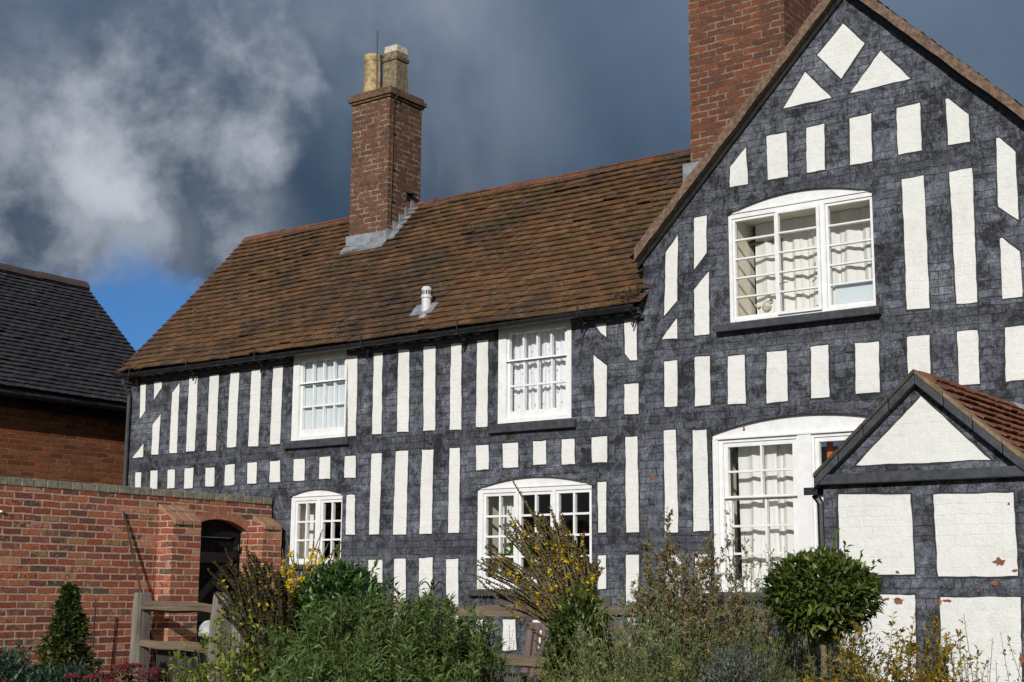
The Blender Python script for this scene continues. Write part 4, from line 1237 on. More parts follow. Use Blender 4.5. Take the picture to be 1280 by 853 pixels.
for yy in (-7.1, 1.93):
    for p in loop: vs.append((-8.70 + p[0] * 1.15, yy, 3.77 + p[1] * 1.15))
for k_ in range(n_):
    a, b = k_, (k_ + 1) % n_
    fs.append((a, b, b + n_, a + n_))
fs.append(tuple(range(n_))[::-1]); fs.append(tuple(range(n_, 2 * n_)))
bgu.add(vs, fs)
bgut = bgu.build('gutter', M['black'], barn)
for yy in (-1.9, .08, 1.02, -3.9):
    k = MB(); k.tube([(BX + .01, yy, 3.55), (BX + .05, yy, 3.60), (-8.74, yy, 3.70), (-8.64, yy, 3.78)], .011, 5); k.tube([(BX + .02, yy - .10, 3.66), (BX + .05, yy, 3.60), (BX + .02, yy + .05, 3.66)], .010, 5); k.build('bracket', M['iron'], bgut)

# ------------------------------------------------------------------ cleft oak fence
FYY = -2.0
def fence_post(parent, x0, x1, z1, y=FYY, seed=0):
    r = random.Random(seed + 50)
    k = MB()
    nseg = 6
    vs = []
    for i in range(nseg + 1):
        z = z1 * i / nseg
        o = [r.uniform(-.006, .006) for _ in range(4)]
        top = .012 if i == nseg else 0
        vs += [(x0 + o[0] + top, y + o[1] + top, z), (x1 + o[2] - top, y + o[1] + top, z + (r.uniform(-.006, .01) if i == nseg else 0)), (x1 + o[2] - top, y + .14 + o[3] - top, z), (x0 + o[0] + top, y + .14 + o[3] - top, z)]
    fs = [(0, 3, 2, 1), tuple(nseg * 4 + j for j in range(4))]
    for i in range(nseg):
        for j in range(4): fs.append((i * 4 + j, i * 4 + (j + 1) % 4, i * 4 + 4 + (j + 1) % 4, i * 4 + 4 + j))
    k.add(vs, fs)
    return k.build('post', M['oak_z'], parent, bevel=.006)
def fence_rail(parent, x0, x1, za, zb, thick, seed, y=FYY + .045, bow=.015, n=14):
    r = random.Random(seed + 90)
    k = MB(); vs = []
    ph = r.uniform(0, 6)
    for i in range(n + 1):
        t = i / n; x = x0 + (x1 - x0) * t
        zc = za + (zb - za) * t + bow * math.sin(math.pi * t) + .006 * math.sin(t * 9 + ph)
        hh = thick / 2 * (.82 + .25 * math.sin(math.pi * t) + .10 * math.sin(5 * t + ph)); d = .035 * (.9 + .2 * math.sin(4 * t + ph))
        tw_ = .010 * math.sin(3 * t + ph)
        vs += [(x, y - d, zc - hh * .75 + tw_), (x, y - d * .9, zc + hh * .55 + tw_), (x, y + d * .1, zc + hh), (x, y + d, zc + hh * .35 - tw_), (x, y + d * .8, zc - hh)]
    fs = [(4, 3, 2, 1, 0), tuple(n * 5 + j for j in range(5))]
    for i in range(n):
        for j in range(5): fs.append((i * 5 + j, i * 5 + (j + 1) % 5, i * 5 + 5 + (j + 1) % 5, i * 5 + 5 + j))
    k.add(vs, fs)
    return k.build('rail', M['oak_x'], parent)
fl_ = thing('post_and_rail_fence', 'short weathered oak fence bay of two posts and rough rails against the garden wall', 'fence', (-4.0, FYY, 0), 'oak fence bays in front of the house')
fence_post(fl_, -4.61, -4.475, 1.345, seed=1)
p2_ = fence_post(fl_, -3.49, -3.35, 1.345, seed=2)
fence_rail(fl_, -4.50, -3.46, 1.205, 1.195, .10, 1)
fence_rail(fl_, -4.50, -3.46, .865, .85, .085, 2, bow=-.005)
la = MB(); la.box(-3.352, -3.338, FYY + .02, FYY + .10, 1.20, 1.31); la.box(-3.36, -3.25, FYY - .012, FYY - .002, 1.215, 1.30); la.tube([(-3.37, FYY - .02, 1.26), (-3.20, FYY - .02, 1.262)], .012, 6); la.tube([(-3.29, FYY - .03, 1.30), (-3.29, FYY - .03, 1.23), (-3.25, FYY - .035, 1.22)], .009, 5)
la.build('gate_latch', M['steel'], p2_)
gt_ = thing('garden_gate', 'small oak garden gate with a diagonal brace, hung beside the latch post', 'gate', (-2.9, FYY, 0))
for (a, b) in ((-3.235, -3.125), (-2.70, -2.61)):
    k = MB(); k.box(a, b, FYY + .04, FYY + .10, .12, 1.33); k.build('stile', M['oak_z'], gt_, bevel=.006)
fence_rail(gt_, -3.13, -2.69, 1.00, 1.0, .08, 5, y=FYY + .07, bow=0); fence_rail(gt_, -3.13, -2.69, .30, .30, .08, 6, y=FYY + .07, bow=0)
k = MB(); k.hexa([(-2.74, FYY + .105, .36), (-2.70, FYY + .105, .36), (-2.70, FYY + .13, .36), (-2.74, FYY + .13, .36), (-2.74, FYY + .105, 1.0), (-2.68, FYY + .105, 1.0), (-2.68, FYY + .13, 1.0), (-2.74, FYY + .13, 1.0)]); k.v = [(v[0] - (1.0 - v[2]) * .5, v[1], v[2]) for v in k.v]; k.build('brace', M['oak_z'], gt_)
f2_ = thing('post_and_rail_fence', 'long weathered oak fence before the bench, one post topped by an iron finial', 'fence', (0, FYY, 0), 'oak fence bays in front of the house')
fence_post(f2_, -2.59, -2.46, 1.35, seed=3)
fence_post(f2_, -.972, -.83, 1.345, seed=4); fence_post(f2_, .68, .815, 1.35, seed=5); fence_post(f2_, 2.30, 2.44, 1.345, seed=6)
for i, (a, b) in enumerate(((-2.48, -.95), (-.85, .70), (.80, 2.32))):
    fence_rail(f2_, a, b, 1.225, 1.235, .090, 10 + i, bow=-.01 if i == 1 else .01); fence_rail(f2_, a, b, .845, .835, .080, 20 + i, bow=.006)
fi = MB(); cx = -.90; cyf = FYY + .07
fi.lathe((cx, cyf, 1.345), [(.03, 0), (.03, .008), (.014, .016), (.012, .04), (.022, .055), (.022, .066), (.010, .075), (.018, .095), (.001, .135)], 10)
for s_ in (-1, 1):
    pts = [(cx + s_ * t * .115, cyf, 1.365 + .085 * math.sin(t * 2.2)) for t in [i / 8 for i in range(9)]]
    pts += [(cx + s_ * .125, cyf, 1.425), (cx + s_ * .112, cyf, 1.43)]
    fi.tube(pts, .006, 5)
fi.build('finial', M['iron'], f2_)

# ------------------------------------------------------------------ bench, crate, bin
bn = thing('garden_bench', 'mauve brown wooden bench with a slatted back, against the house under the wide window', 'bench', (-.30, -.6, 0))
bx0, bx1 = -.955, .40
k = MB()
lean = lambda z: -.62 + (z - .42) * .20
k.hexa([(bx0, lean(1.04) - .02, 1.04), (bx1, lean(1.04) - .02, 1.04), (bx1, lean(1.04) + .02, 1.04), (bx0, lean(1.04) + .02, 1.04), (bx0, lean(1.11) - .02, 1.105), (bx1, lean(1.11) - .02, 1.105), (bx1, lean(1.11) + .02, 1.105), (bx0, lean(1.11) + .02, 1.105)])
k.build('top_rail', M['bench'], bn, bevel=.006)
k = MB(); x = bx0 + .075
while x < bx1 - .06:
    k.hexa([(x, lean(.50) - .01, .50), (x + .042, lean(.50) - .01, .50), (x + .042, lean(.50) + .01, .50), (x, lean(.50) + .01, .50), (x, lean(1.04) - .01, 1.045), (x + .042, lean(1.04) - .01, 1.045), (x + .042, lean(1.04) + .01, 1.045), (x, lean(1.04) + .01, 1.045)]); x += .078
k.build('backrest', M['bench'], bn)
for x in (bx0, bx1 - .06):
    k = MB(); k.hexa([(x, lean(0) - .03, 0), (x + .06, lean(0) - .03, 0), (x + .06, lean(0) + .03, 0), (x, lean(0) + .03, 0), (x, lean(1.04) - .025, 1.04), (x + .06, lean(1.04) - .025, 1.04), (x + .06, lean(1.04) + .025, 1.04), (x, lean(1.04) + .025, 1.04)]); k.build('leg', M['bench'], bn)
    k = MB(); k.box(x, x + .06, -1.12, -1.06, 0, .64); k.build('leg', M['bench'], bn)
    k = MB(); k.box(x - .004, x + .064, -1.14, -.60, .641, .672); k.build('armrest', M['bench'], bn)
k = MB()
for i in range(6): k.box(bx0 + .02, bx1 - .02, -1.11 + i * .082, -1.045 + i * .082, .405, .43)
k.build('seat', M['bench'], bn)

cr = thing('slatted_planter_box', 'dark grey ribbed plastic box behind the lowest rail of the short fence bay', 'planter box', (-4.15, -1.7, 0))
k = MB(); k.box(-4.41, -3.90, -1.83, -1.63, .0, .83)
k.build('body', M['bin'], cr, bevel=.008)
k = MB(); x = -4.40
while x < -3.91:
    k.box(x, x + .012, -1.839, -1.829, .05, .82); x += .0245
k.build('rib', M['bin'], cr)
k = MB(); k.box(-4.425, -3.885, -1.845, -1.615, .832, .862); k.build('rim', M['bin'], cr, bevel=.006)
wb = thing('dustbin', 'dark bin heaped with a pale grey plastic bundle beside the black garden door', 'bin', (-4.47, -1.02, 0))
k = MB(); k.lathe((-4.47, -1.02, 0), [(.17, 0), (.20, .86), (.215, .87), (.215, .905), (.19, .91)], 20); k.build('body', M['bin'], wb)
k = MB()
r = random.Random(12); prf = [(.19, .912), (.20, .95), (.18, 1.01), (.12, 1.06), (.05, 1.08), (.004, 1.085)]
k.lathe((-4.47, -1.02, 0), prf, 20); k.v = [(v[0] + r.uniform(-.012, .012), v[1] + r.uniform(-.012, .012), v[2] + r.uniform(-.012, .012)) for v in k.v]
k.build('bundle', M['bag'], wb)

# ------------------------------------------------------------------ planting
class Leaves:
    """many small folded leaves in one mesh"""
    def __init__(self): self.v, self.n = [], 0
    def add(self, P, D, size, width, fold=.25, curl=.15, seed=0, spin=None):
        """P (n,3) bases, D (n,3) directions"""
        rs = np.random.RandomState(seed)
        P = np.asarray(P, float); D = np.asarray(D, float); n = len(P)
        if n == 0: return
        D = D / np.maximum(np.linalg.norm(D, axis=1, keepdims=True), 1e-6)
        ref = rs.normal(size=(n, 3)) * (.45 if spin is None else spin) + np.array([0, 0, 1.])
        Sd = np.cross(D, ref); Sd /= np.maximum(np.linalg.norm(Sd, axis=1, keepdims=True), 1e-6)
        Up = np.cross(Sd, D)
        L_ = (size * rs.uniform(.65, 1.2, n))[:, None]; Wd = L_ * width * rs.uniform(.8, 1.2, n)[:, None]
        mid = P + D * L_ * .48 + Up * (L_ * curl * .35)
        tip = P + D * L_ - Up * (L_ * curl * .5)
        a = mid + Sd * Wd * .5 + Up * Wd * fold; b = mid - Sd * Wd * .5 + Up * Wd * fold
        q = np.stack([P, a, mid, b, tip], axis=1)     # n,5,3
        self.v.append(q.reshape(-1, 3)); self.n += n
    def build(self, name, mat, parent):
        V = np.concatenate(self.v); n = len(V) // 5
        off = world_off(parent); V = V - np.array(off)
        base = np.arange(n)[:, None] * 5
        tri = np.array([[0, 1, 2], [2, 1, 4], [0, 2, 3], [2, 4, 3]])
        F_ = (base[:, :, None] + tri[None]).reshape(-1, 3)
        me = bpy.data.meshes.new(name)
        me.vertices.add(len(V)); me.vertices.foreach_set('co', V.astype(np.float32).ravel())
        me.loops.add(len(F_) * 3); me.loops.foreach_set('vertex_index', F_.astype(np.int32).ravel())
        me.polygons.add(len(F_)); me.polygons.foreach_set('loop_start', np.arange(len(F_), dtype=np.int32) * 3)
        me.materials.append(mat); me.update(calc_edges=True); me.validate()
        o = bpy.data.objects.new(name, me); COL.objects.link(o)
        if parent: o.parent = parent
        return o

LM = dict(
    bay=leaf_mat('bay_leaf', [(.026, .045, .008), (.070, .105, .016), (.175, .205, .036)], .40, .22, .5),
    laurel=leaf_mat('laurel_leaf', [(0.017, 0.044, 0.011), (0.044, 0.102, 0.020), (0.112, 0.214, 0.037)], .36, .15, .5),
    holly=leaf_mat('holly_leaf', [(0.014, 0.030, 0.007), (0.042, 0.072, 0.014), (0.102, 0.138, 0.030)], .4, .15, .5),
    aster=leaf_mat('aster_leaf', [(0.050, 0.088, 0.022), (0.115, 0.177, 0.045), (0.237, 0.306, 0.090)], .55, .35),
    grey=leaf_mat('grey_leaf', [(0.140, 0.172, 0.097), (0.237, 0.278, 0.160), (0.407, 0.428, 0.268)], .7, .3, .2),
    silver=leaf_mat('silver_leaf', [(.07, .08, .07), (.13, .15, .125), (.21, .23, .20)], .7, .3, .2),
    buff=leaf_mat('buff_seed', [(0.138, 0.094, 0.044), (0.250, 0.188, 0.094), (0.388, 0.306, 0.169)], .8, .3, .2),
    brown=leaf_mat('brown_capsule', [(.070, .050, .014), (.125, .092, .024), (.215, .170, .045)], .7, .2, .2),
    dark_olive=leaf_mat('dark_capsule', [(0.025, 0.020, 0.007), (0.062, 0.053, 0.015), (0.163, 0.150, 0.037)], .7, .2, .2),
    yellow=leaf_mat('yellow_petal', [(.62, .42, .012), (.75, .55, .02), (.80, .66, .04)], .6, .35, .2),
    gold=leaf_mat('golden_leaf', [(0.120, 0.102, 0.018), (0.312, 0.204, 0.024), (0.504, 0.312, 0.036)], .6, .35, .2),
    lime=leaf_mat('lime_leaf', [(0.091, 0.156, 0.019), (0.195, 0.260, 0.033), (0.390, 0.390, 0.046)], .55, .4),
    pale=leaf_mat('pale_green_leaf', [(0.112, 0.138, 0.044), (0.225, 0.237, 0.075), (0.413, 0.375, 0.138)], .6, .35),
    bluegreen=leaf_mat('blue_green_leaf', [(.012, .035, .022), (.03, .065, .04), (.055, .10, .06)], .5, .25),
    sedum=leaf_mat('sedum_flower', [(.12, .022, .030), (.20, .045, .055), (.28, .085, .09)], .7, .25, .2),
    blade=leaf_mat('grass_blade', [(.05, .09, .015), (.11, .17, .03), (.20, .24, .05)], .5, .4),
    room=leaf_mat('house_plant_leaf', [(.03, .09, .012), (.08, .20, .025), (.16, .30, .04)], .45, .35))
SM = dict(green=plain('green_stem', (.13, .15, .055), .7, .3, 20, .1), brown=plain('brown_stem', (.20, .16, .09), .8, .3, 20, .1), bark=plain('grey_bark', (.21, .17, .11), .9, .3, 30, .5), dark=plain('dark_stem', (.05, .042, .02), .8, .3, 20, .1))

def blob_points(c, rad, n, seed, shell=.5, lump=.16, bottom=-1.0, nl=26):
    """points spread through the outer volume of a lumpy ellipsoid"""
    rs = np.random.RandomState(seed)
    d = rs.normal(size=(int(n * 1.6), 3)); d /= np.linalg.norm(d, axis=1, keepdims=True)
    d = d[d[:, 2] > bottom][:n]; n = len(d)
    lc = rs.normal(size=(nl, 3)); lc /= np.linalg.norm(lc, axis=1, keepdims=True)
    amp = rs.uniform(-1, 1, nl)
    k = np.exp(-((1 - d @ lc.T) / .045)) @ amp
    rr_ = (shell + (1 - shell) * rs.uniform(0, 1, n) ** .6) * (1 + lump * np.clip(k, -1.3, 1.3))
    P = np.array(c) + d * rr_[:, None] * np.array(rad)
    return P, d, rs

def bush(name, label, cat, base, c, rad, n, leaf, width, mat, seed, shell=.5, lump=.16, trunk=None, bottom=-1.0, lift=.5, group=None, sprig=0, extra=None):
    t = thing(name, label, cat, base, group)
    lv = Leaves()
    P, d, rs = blob_points(c, rad, n, seed, shell, lump, bottom)
    D = d + rs.normal(size=d.shape) * .75 + np.array([0, 0, lift])
    lv.add(P, D, leaf, width, seed=seed)
    for i in range(sprig):      # shoots that break the outline
        dd = rs.normal(size=3); dd[2] = abs(dd[2]) * .8; dd /= np.linalg.norm(dd)
        p0 = np.array(c) + dd * np.array(rad) * .92
        L_ = rs.uniform(.5, 1.4) * leaf * 2.2
        m_ = 9
        tt = np.linspace(0, 1, m_)[:, None]
        Pp = p0 + (dd * .6 + np.array([0, 0, .6])) * L_ * tt
        Dd = rs.normal(size=(m_, 3)) * .8 + dd * .6 + np.array([0, 0, .7])
        lv.add(Pp, Dd, leaf * .9, width, seed=seed + 100 + i)
    lv.build('foliage', LM[mat], t)
    if extra:
        e = Leaves(); P2, d2, rs2 = blob_points(c, rad, extra[1], seed + 7, .92, lump); e.add(P2, d2 + rs2.normal(size=d2.shape) * .5, extra[2], .5, seed=seed); e.build('turning_leaf', LM[extra[0]], t)
    k = MB()
    b = Vector(base); cc = Vector(c)
    tr_ = trunk or .02
    k.tube([b, b.lerp(cc, .5) + Vector((.012, .006, 0)), cc - Vector((0, 0, rad[2] * .55))], [tr_ * 1.15, tr_, tr_ * .9], 8)
    r = random.Random(seed)
    for i in range(9):
        a = r.uniform(0, 6.28); e_ = r.uniform(.1, 1.1)
        k.tube([cc - Vector((0, 0, rad[2] * r.uniform(.4, .6))), cc + Vector((math.cos(a) * math.cos(e_) * rad[0] * .4, math.sin(a) * math.cos(e_) * rad[1] * .4, math.sin(e_) * rad[2] * .35 - .1 * rad[2])), cc + Vector((math.cos(a) * math.cos(e_) * rad[0] * .8, math.sin(a) * math.cos(e_) * rad[1] * .8, math.sin(e_) * rad[2] * .75))], [tr_ * .6, tr_ * .35, tr_ * .15], 5)
    k.build('trunk' if trunk else 'stem', SM['bark'] if trunk else SM['dark'], t)
    return t

def stems(base, n, spread, hgt, lean, seed, bend=.12, top=None, foot=.10, hvar=.25):
    """list of stem polylines fanning out of a foot"""
    rs = np.random.RandomState(seed)
    out = []
    for i in range(n):
        a = rs.uniform(0, 2 * math.pi); q_ = math.sqrt(rs.uniform(0, 1))
        f = np.array(base) + np.array([math.cos(a), math.sin(a), 0]) * foot * q_
        h = hgt * (1 - hvar * rs.uniform(0, 1)) * (1 - .18 * q_ * q_)
        tip = f + np.array([math.cos(a) * spread[0] * q_ + lean[0] * h, math.sin(a) * spread[1] * q_ + lean[1] * h, h])
        bd_ = np.array([rs.normal() * bend, rs.normal() * bend, 0]) * h * .5
        pts = []
        for t in np.linspace(0, 1, 9):
            pts.append(f + (tip - f) * np.array([t ** 1.5, t ** 1.5, t]) + bd_ * math.sin(math.pi * t) * .5)
        out.append(np.array(pts))
    return out

def along(pts, t):
    k = min(len(pts) - 2, int(t * (len(pts) - 1))); f = t * (len(pts) - 1) - k
    return pts[k] * (1 - f) + pts[k + 1] * f, pts[k + 1] - pts[k]

def stem_plant(name, label, cat, base, sts, leafmat, leaf, width, per, t0, seed, stem_r=.004, stemmat='green', heads=None, flowers=None, group=None, up=.6, side=None, leaf_taper=.5, out=1.0):
    t = thing(name, label, cat, base, group)
    rs = np.random.RandomState(seed)
    lv = Leaves(); hv = Leaves(); fv_ = Leaves()
    k = MB()
    for s in sts:
        k.tube([Vector(p) for p in s[::2]], [stem_r, stem_r * .9, stem_r * .8, stem_r * .65, stem_r * .35], 4, cap=False)
        T = t0 + (1 - t0) * (np.arange(per) + rs.uniform(0, 1, per)) / per
        P, D, Z_ = [], [], []
        for i, tt in enumerate(T):
            p, d = along(s, min(.999, tt)); d = d / (np.linalg.norm(d) + 1e-9)
            a = i * 2.4 + rs.normal() * .5
            w = np.array([math.cos(a), math.sin(a), 0]) * out
            P.append(p); D.append(w + d * up + rs.normal(size=3) * .25); Z_.append(1 - leaf_taper * tt)
        P = np.array(P); D = np.array(D)
        h = len(P) // 2
        lv.add(P[:h], D[:h], leaf, width, seed=rs.randint(1 << 30)); lv.add(P[h:], D[h:], leaf * (1 - leaf_taper * .5), width, seed=rs.randint(1 << 30))
        if side:       # short side shoots carrying leaves
            ns, sl_, per2 = side
            for j in range(ns):
                tt = t0 + (1 - t0) * rs.uniform(0, .98); p, d = along(s, tt); d = d / (np.linalg.norm(d) + 1e-9)
                a = rs.uniform(0, 6.28); w = np.array([math.cos(a), math.sin(a), .0]) * .75 + d * .8
                LL = sl_ * (1.25 - tt) * rs.uniform(.6, 1.2)
                q_ = np.linspace(.15, 1, per2)[:, None]
                Pp = p + w * LL * q_; Dd = rs.normal(size=(per2, 3)) * .7 + w
                (hv if heads else lv).add(Pp, Dd, (heads[1] if heads else leaf * .7), (heads[2] if heads else width), seed=rs.randint(1 << 30))
                k.tube([Vector(p), Vector(p + w * LL)], stem_r * .4, 3, cap=False)
        if heads and heads[3]:
            P2, D2 = [], []
            for tt in rs.uniform(heads[4], 1, heads[3]):
                p, d = along(s, min(.999, tt)); d = d / (np.linalg.norm(d) + 1e-9)
                P2.append(p + rs.normal(size=3) * .004); D2.append(rs.normal(size=3) * .8 + d * .5)
            hv.add(P2, D2, heads[1], heads[2], seed=rs.randint(1 << 30))
        if flowers:
            fm, nf, fs_, f0, f1 = flowers
            for j in range(rs.poisson(nf)):
                tt = rs.uniform(f0, f1); p, d = along(s, min(.999, tt)); d = d / (np.linalg.norm(d) + 1e-9)
                ax = rs.normal(size=3) * .5 + np.array([.3, -.8, .3]); ax /= np.linalg.norm(ax)
                u_ = np.cross(ax, [0, 0, 1.]); u_ /= np.linalg.norm(u_) + 1e-9; v_ = np.cross(ax, u_)
                c_ = p + ax * .012
                for q_ in range(5):
                    a = q_ * 2 * math.pi / 5
                    fv_.add([c_], [u_ * math.cos(a) + v_ * math.sin(a) + ax * .25], fs_, .85, seed=rs.randint(1 << 30))
    if lv.n: lv.build('foliage', LM[leafmat], t)
    k.build('stem', SM[stemmat], t, recalc=False)
    if hv.n: hv.build('seed_head', LM[heads[0]], t)
    if fv_.n:
        if fv_.n <= 5 * 40:
            allv = np.concatenate(fv_.v)
            for i in range(fv_.n // 5):
                one = Leaves(); one.v = [allv[i * 25:(i + 1) * 25]]; one.n = 5
                one.build('flower', LM[flowers[0]], t)
        else:
            fo = fv_.build('flower', LM[flowers[0]], t); fo['kind'] = 'stuff'
    return t

# broad green asters in the foreground
A_ = 'leafy green clumps in the front bed'
def aster(x, y, h, spread, n, seed, label):
    stem_plant('leafy_perennial', label, 'plant', (x, y, 0), stems((x, y, 0), n, (spread, spread), h, (0, 0), seed, .08, foot=spread * .9, hvar=.16), 'aster', .068, .22, 46, .58, seed, .0035, 'green', side=(10, .10, 8), group=A_, up=.6, leaf_taper=.35)
aster(1.20, -5.18, 1.36, .27, 110, 1, 'tall dense green perennial clump before the dark domed laurel, leftmost of the big green clumps')
aster(1.40, -5.03, 1.45, .32, 130, 2, 'tall dense green perennial clump in front of the fence post with the finial')
aster(1.55, -4.93, 1.36, .25, 100, 3, 'green perennial clump ending below the wide window, rightmost of the big green clumps')
aster(1.36, -5.57, 1.13, .23, 90, 4, 'low green perennial clump at the front, beside the yellowing leafy plant')
aster(1.86, -5.42, 1.08, .25, 90, 5, 'low green perennial clump at the very front, right of the other low ones')
aster(1.68, -5.72, 1.12, .28, 100, 6, 'low green perennial clump at the very front, between the other low ones')

bush('laurel_bush', 'dark glossy domed laurel rising behind the green perennials below the small arched window', 'shrub', (.12, -4.11, 0), (.12, -4.11, 1.18), (.315, .30, .36), 5200, .060, .40, 'laurel', 11, .45, .07, sprig=14)

# arching seed-spikes with yellow flowers
def fan(base, n, tips, seed, h0, jitter):
    """stems from one foot to points spread along a polyline of tips"""
    rs = np.random.RandomState(seed); out = []
    tips = [np.array(t) for t in tips]
    for i in range(n):
        u = rs.uniform(0, len(tips) - 1); k = min(int(u), len(tips) - 2); tip = tips[k] * (1 - (u - k)) + tips[k + 1] * (u - k)
        b = np.array(base) + np.array([rs.normal() * .05, rs.normal() * .05, 0])
        sc = 1 - .34 * rs.uniform(0, 1) ** 1.6
        tip = b + (tip - b) * sc + rs.normal(size=3) * np.array(jitter)
        bw2 = rs.normal(size=3) * .03
        pts = []
        for t in np.linspace(0, 1, 9):
            q_ = np.array([t ** 1.35, t ** 1.35, t ** .9])
            pts.append(b + (tip - b) * q_ + bw2 * math.sin(math.pi * t))
        out.append(np.array(pts))
    return out
Eb = (1.70, -3.60, .98)
E_st = fan(Eb, 140, [(1.10, -4.00, 1.40), (1.14, -3.98, 1.60), (1.26, -3.90, 1.78), (1.36, -3.82, 1.86), (1.44, -3.76, 1.88), (1.52, -3.70, 1.86), (1.60, -3.65, 1.80), (1.68, -3.59, 1.70), (1.74, -3.55, 1.52)], 3, 0, (.03, .06, .03))
E_st.append(np.array([np.array(Eb) + (np.array((1.30, -3.86, 2.10)) - np.array(Eb)) * np.array([t ** 1.5, t ** 1.5, t]) for t in np.linspace(0, 1, 9)]))
stem_plant('flowering_spike_plant', 'tall fan of arching brown seed spikes with small yellow flowers, across the wide arched window', 'plant', (1.66, -3.62, 0), E_st, 'brown', .026, .68, 150, .14, 31, .009, 'brown', flowers=('yellow', 2.6, .021, .05, .95), up=.9, leaf_taper=.35, group='arching yellow-flowered spikes')
Db = (.02, -4.56, .80)
D_st = fan(Db, 92, [(-.33, -4.82, 1.36), (-.30, -4.80, 1.56), (-.20, -4.72, 1.62), (-.10, -4.66, 1.60), (.0, -4.58, 1.48), (.06, -4.53, 1.34)], 5, 0, (.02, .05, .03))
stem_plant('flowering_spike_plant', 'dark olive fan of spikes leaning left in front of the garden gate', 'plant', (.02, -4.56, 0), D_st, 'dark_olive', .027, .68, 140, .12, 33, .010, 'dark', flowers=('yellow', .9, .014, .3, 1.0), up=.9, leaf_taper=.35, group='arching yellow-flowered spikes')
Cb = (-.28, -4.14, .85)
C_st = fan(Cb, 34, [(-.36, -4.2, 1.58), (-.34, -4.18, 1.66), (-.25, -4.12, 1.72), (-.08, -4.0, 1.80), (.02, -3.95, 1.72), (.08, -3.9, 1.62)], 8, 0, (.03, .05, .04))
stem_plant('flowering_spike_plant', 'thin spikes crowded with bright yellow flowers beside the small arched window', 'plant', (-.28, -4.14, 0), C_st, 'brown', .018, .6, 45, .35, 35, .0075, 'brown', flowers=('yellow', 30, .025, .05, .86), up=.9, group='arching yellow-flowered spikes')

bush('laurel_bush', 'rounded leafy green laurel at the foot of the tall brown flower spikes', 'shrub', (1.84, -3.95, 0), (1.88, -3.93, .92), (.225, .22, .45), 3800, .055, .40, 'bay', 12, .4, .14, sprig=16)

# feathery grey-green wormwoods before the big window
G_ = 'feathery wormwood clumps'
def worm(x, y, h, sp, n, mat, seed, label, heads=None, side=(10, .12, 9), leaf=.036, lean=(0, 0), t0=.35, hv=.40):
    stem_plant('wormwood', label, 'plant', (x, y, 0), stems((x, y, 0), n, (sp, sp), h, lean, seed, .14, foot=sp * .55, hvar=hv), mat, leaf, .28, 36, t0, seed, .0030, 'green', heads=heads, side=side, group=G_, up=.7)
worm(2.16, -3.72, 1.58, .28, 80, 'grey', 51, 'grey green wormwood clump right of the yellow-flowered spikes', side=(14, .13, 10), hv=.3)
worm(2.36, -3.58, 2.02, .17, 34, 'grey', 52, 'tallest buff wormwood with plumes of brown seed, left of the big window', heads=('buff', .026, .5, 80, .45), side=(20, .14, 12), lean=(-.03, 0))
worm(2.44, -3.60, 1.80, .26, 70, 'grey', 53, 'buff brown wormwood leaning below the tallest plume', heads=('buff', .026, .5, 60, .40), side=(18, .13, 11), lean=(.03, 0), hv=.35)
worm(2.66, -3.42, 1.92, .26, 50, 'grey', 54, 'sparse grey plumed wormwood against the big window', heads=('buff', .022, .5, 30, .5), side=(16, .13, 10))
worm(2.82, -3.14, 1.78, .24, 70, 'grey', 55, 'dark grey green wormwood touching the clipped ball tree', side=(14, .13, 10), hv=.32)
worm(2.60, -4.55, 1.28, .36, 110, 'pale', 56, 'low yellow green wormwood at the very front of the bed', side=(12, .11, 9), hv=.3)
worm(2.88, -4.10, 1.32, .30, 100, 'aster', 57, 'low fresh green feathery clump in front of the tall plumes', side=(12, .10, 9), hv=.3)
worm(2.42, -4.05, 1.38, .32, 90, 'grey', 59, 'low grey green feathery clump between the laurel foot and the plumes', side=(12, .11, 9), hv=.3)
bush('lavender_cotton', 'low silver grey mound under the clipped ball tree', 'shrub', (3.10, -4.35, 0), (3.13, -4.35, .82), (.20, .20, .28), 5500, .026, .3, 'silver', 58, .4, .2, sprig=24)

# clipped bay standard
bt_ = bush('bay_tree', 'clipped ball-headed bay tree on a thin bare stem before the porch', 'tree', (3.285, -3.64, 0), (3.295, -3.635, 1.365), (.305, .30, .225), 4600, .058, .42, 'bay', 61, .5, .09, trunk=.018, sprig=9, extra=('yellow', 9, .05))
bush('shaded_shrub', 'dark olive shrub in the shade behind the ball tree stem', 'shrub', (3.20, -3.18, 0), (3.20, -3.18, .82), (.27, .25, .46), 3600, .034, .3, 'bay', 62, .35, .2, sprig=10)

# golden autumn plants by the porch
def simple(name, label, x, y, h, sp, n, mat, seed, leaf, wd, per, t0=.3, flowers=None, side=(9, .09, 8), stem='green', lean=(0, 0), hv=.4, group=None, foot=.6):
    return stem_plant(name, label, 'plant', (x, y, 0), stems((x, y, 0), n, (sp, sp), h, lean, seed, .14, foot=sp * foot, hvar=hv), mat, leaf, wd, per, t0, seed, .0032, stem, flowers=flowers, side=side, group=group)
simple('autumn_perennial', 'golden brown autumn perennial in front of the left porch panel', 3.74, -3.90, 1.32, .27, 130, 'gold', 71, .046, .38, 40, t0=.45, flowers=('yellow', .12, .020, .85, 1.0))
simple('autumn_perennial', 'small golden perennial with one yellow bloom before the porch middle post', 3.93, -3.66, 1.30, .17, 56, 'gold', 72, .044, .38, 34, t0=.45, flowers=('yellow', .12, .026, .9, 1.0))
simple('slender_herb', 'thin upright green herb between the golden plants and the right porch panel', 4.07, -3.50, 1.32, .12, 18, 'pale', 73, .030, .22, 26, side=(3, .06, 5))
simple('slender_herb', 'thin dark green herb at the right edge before the porch', 4.26, -3.44, 1.22, .09, 8, 'aster', 74, .034, .3, 22, side=(3, .07, 5))
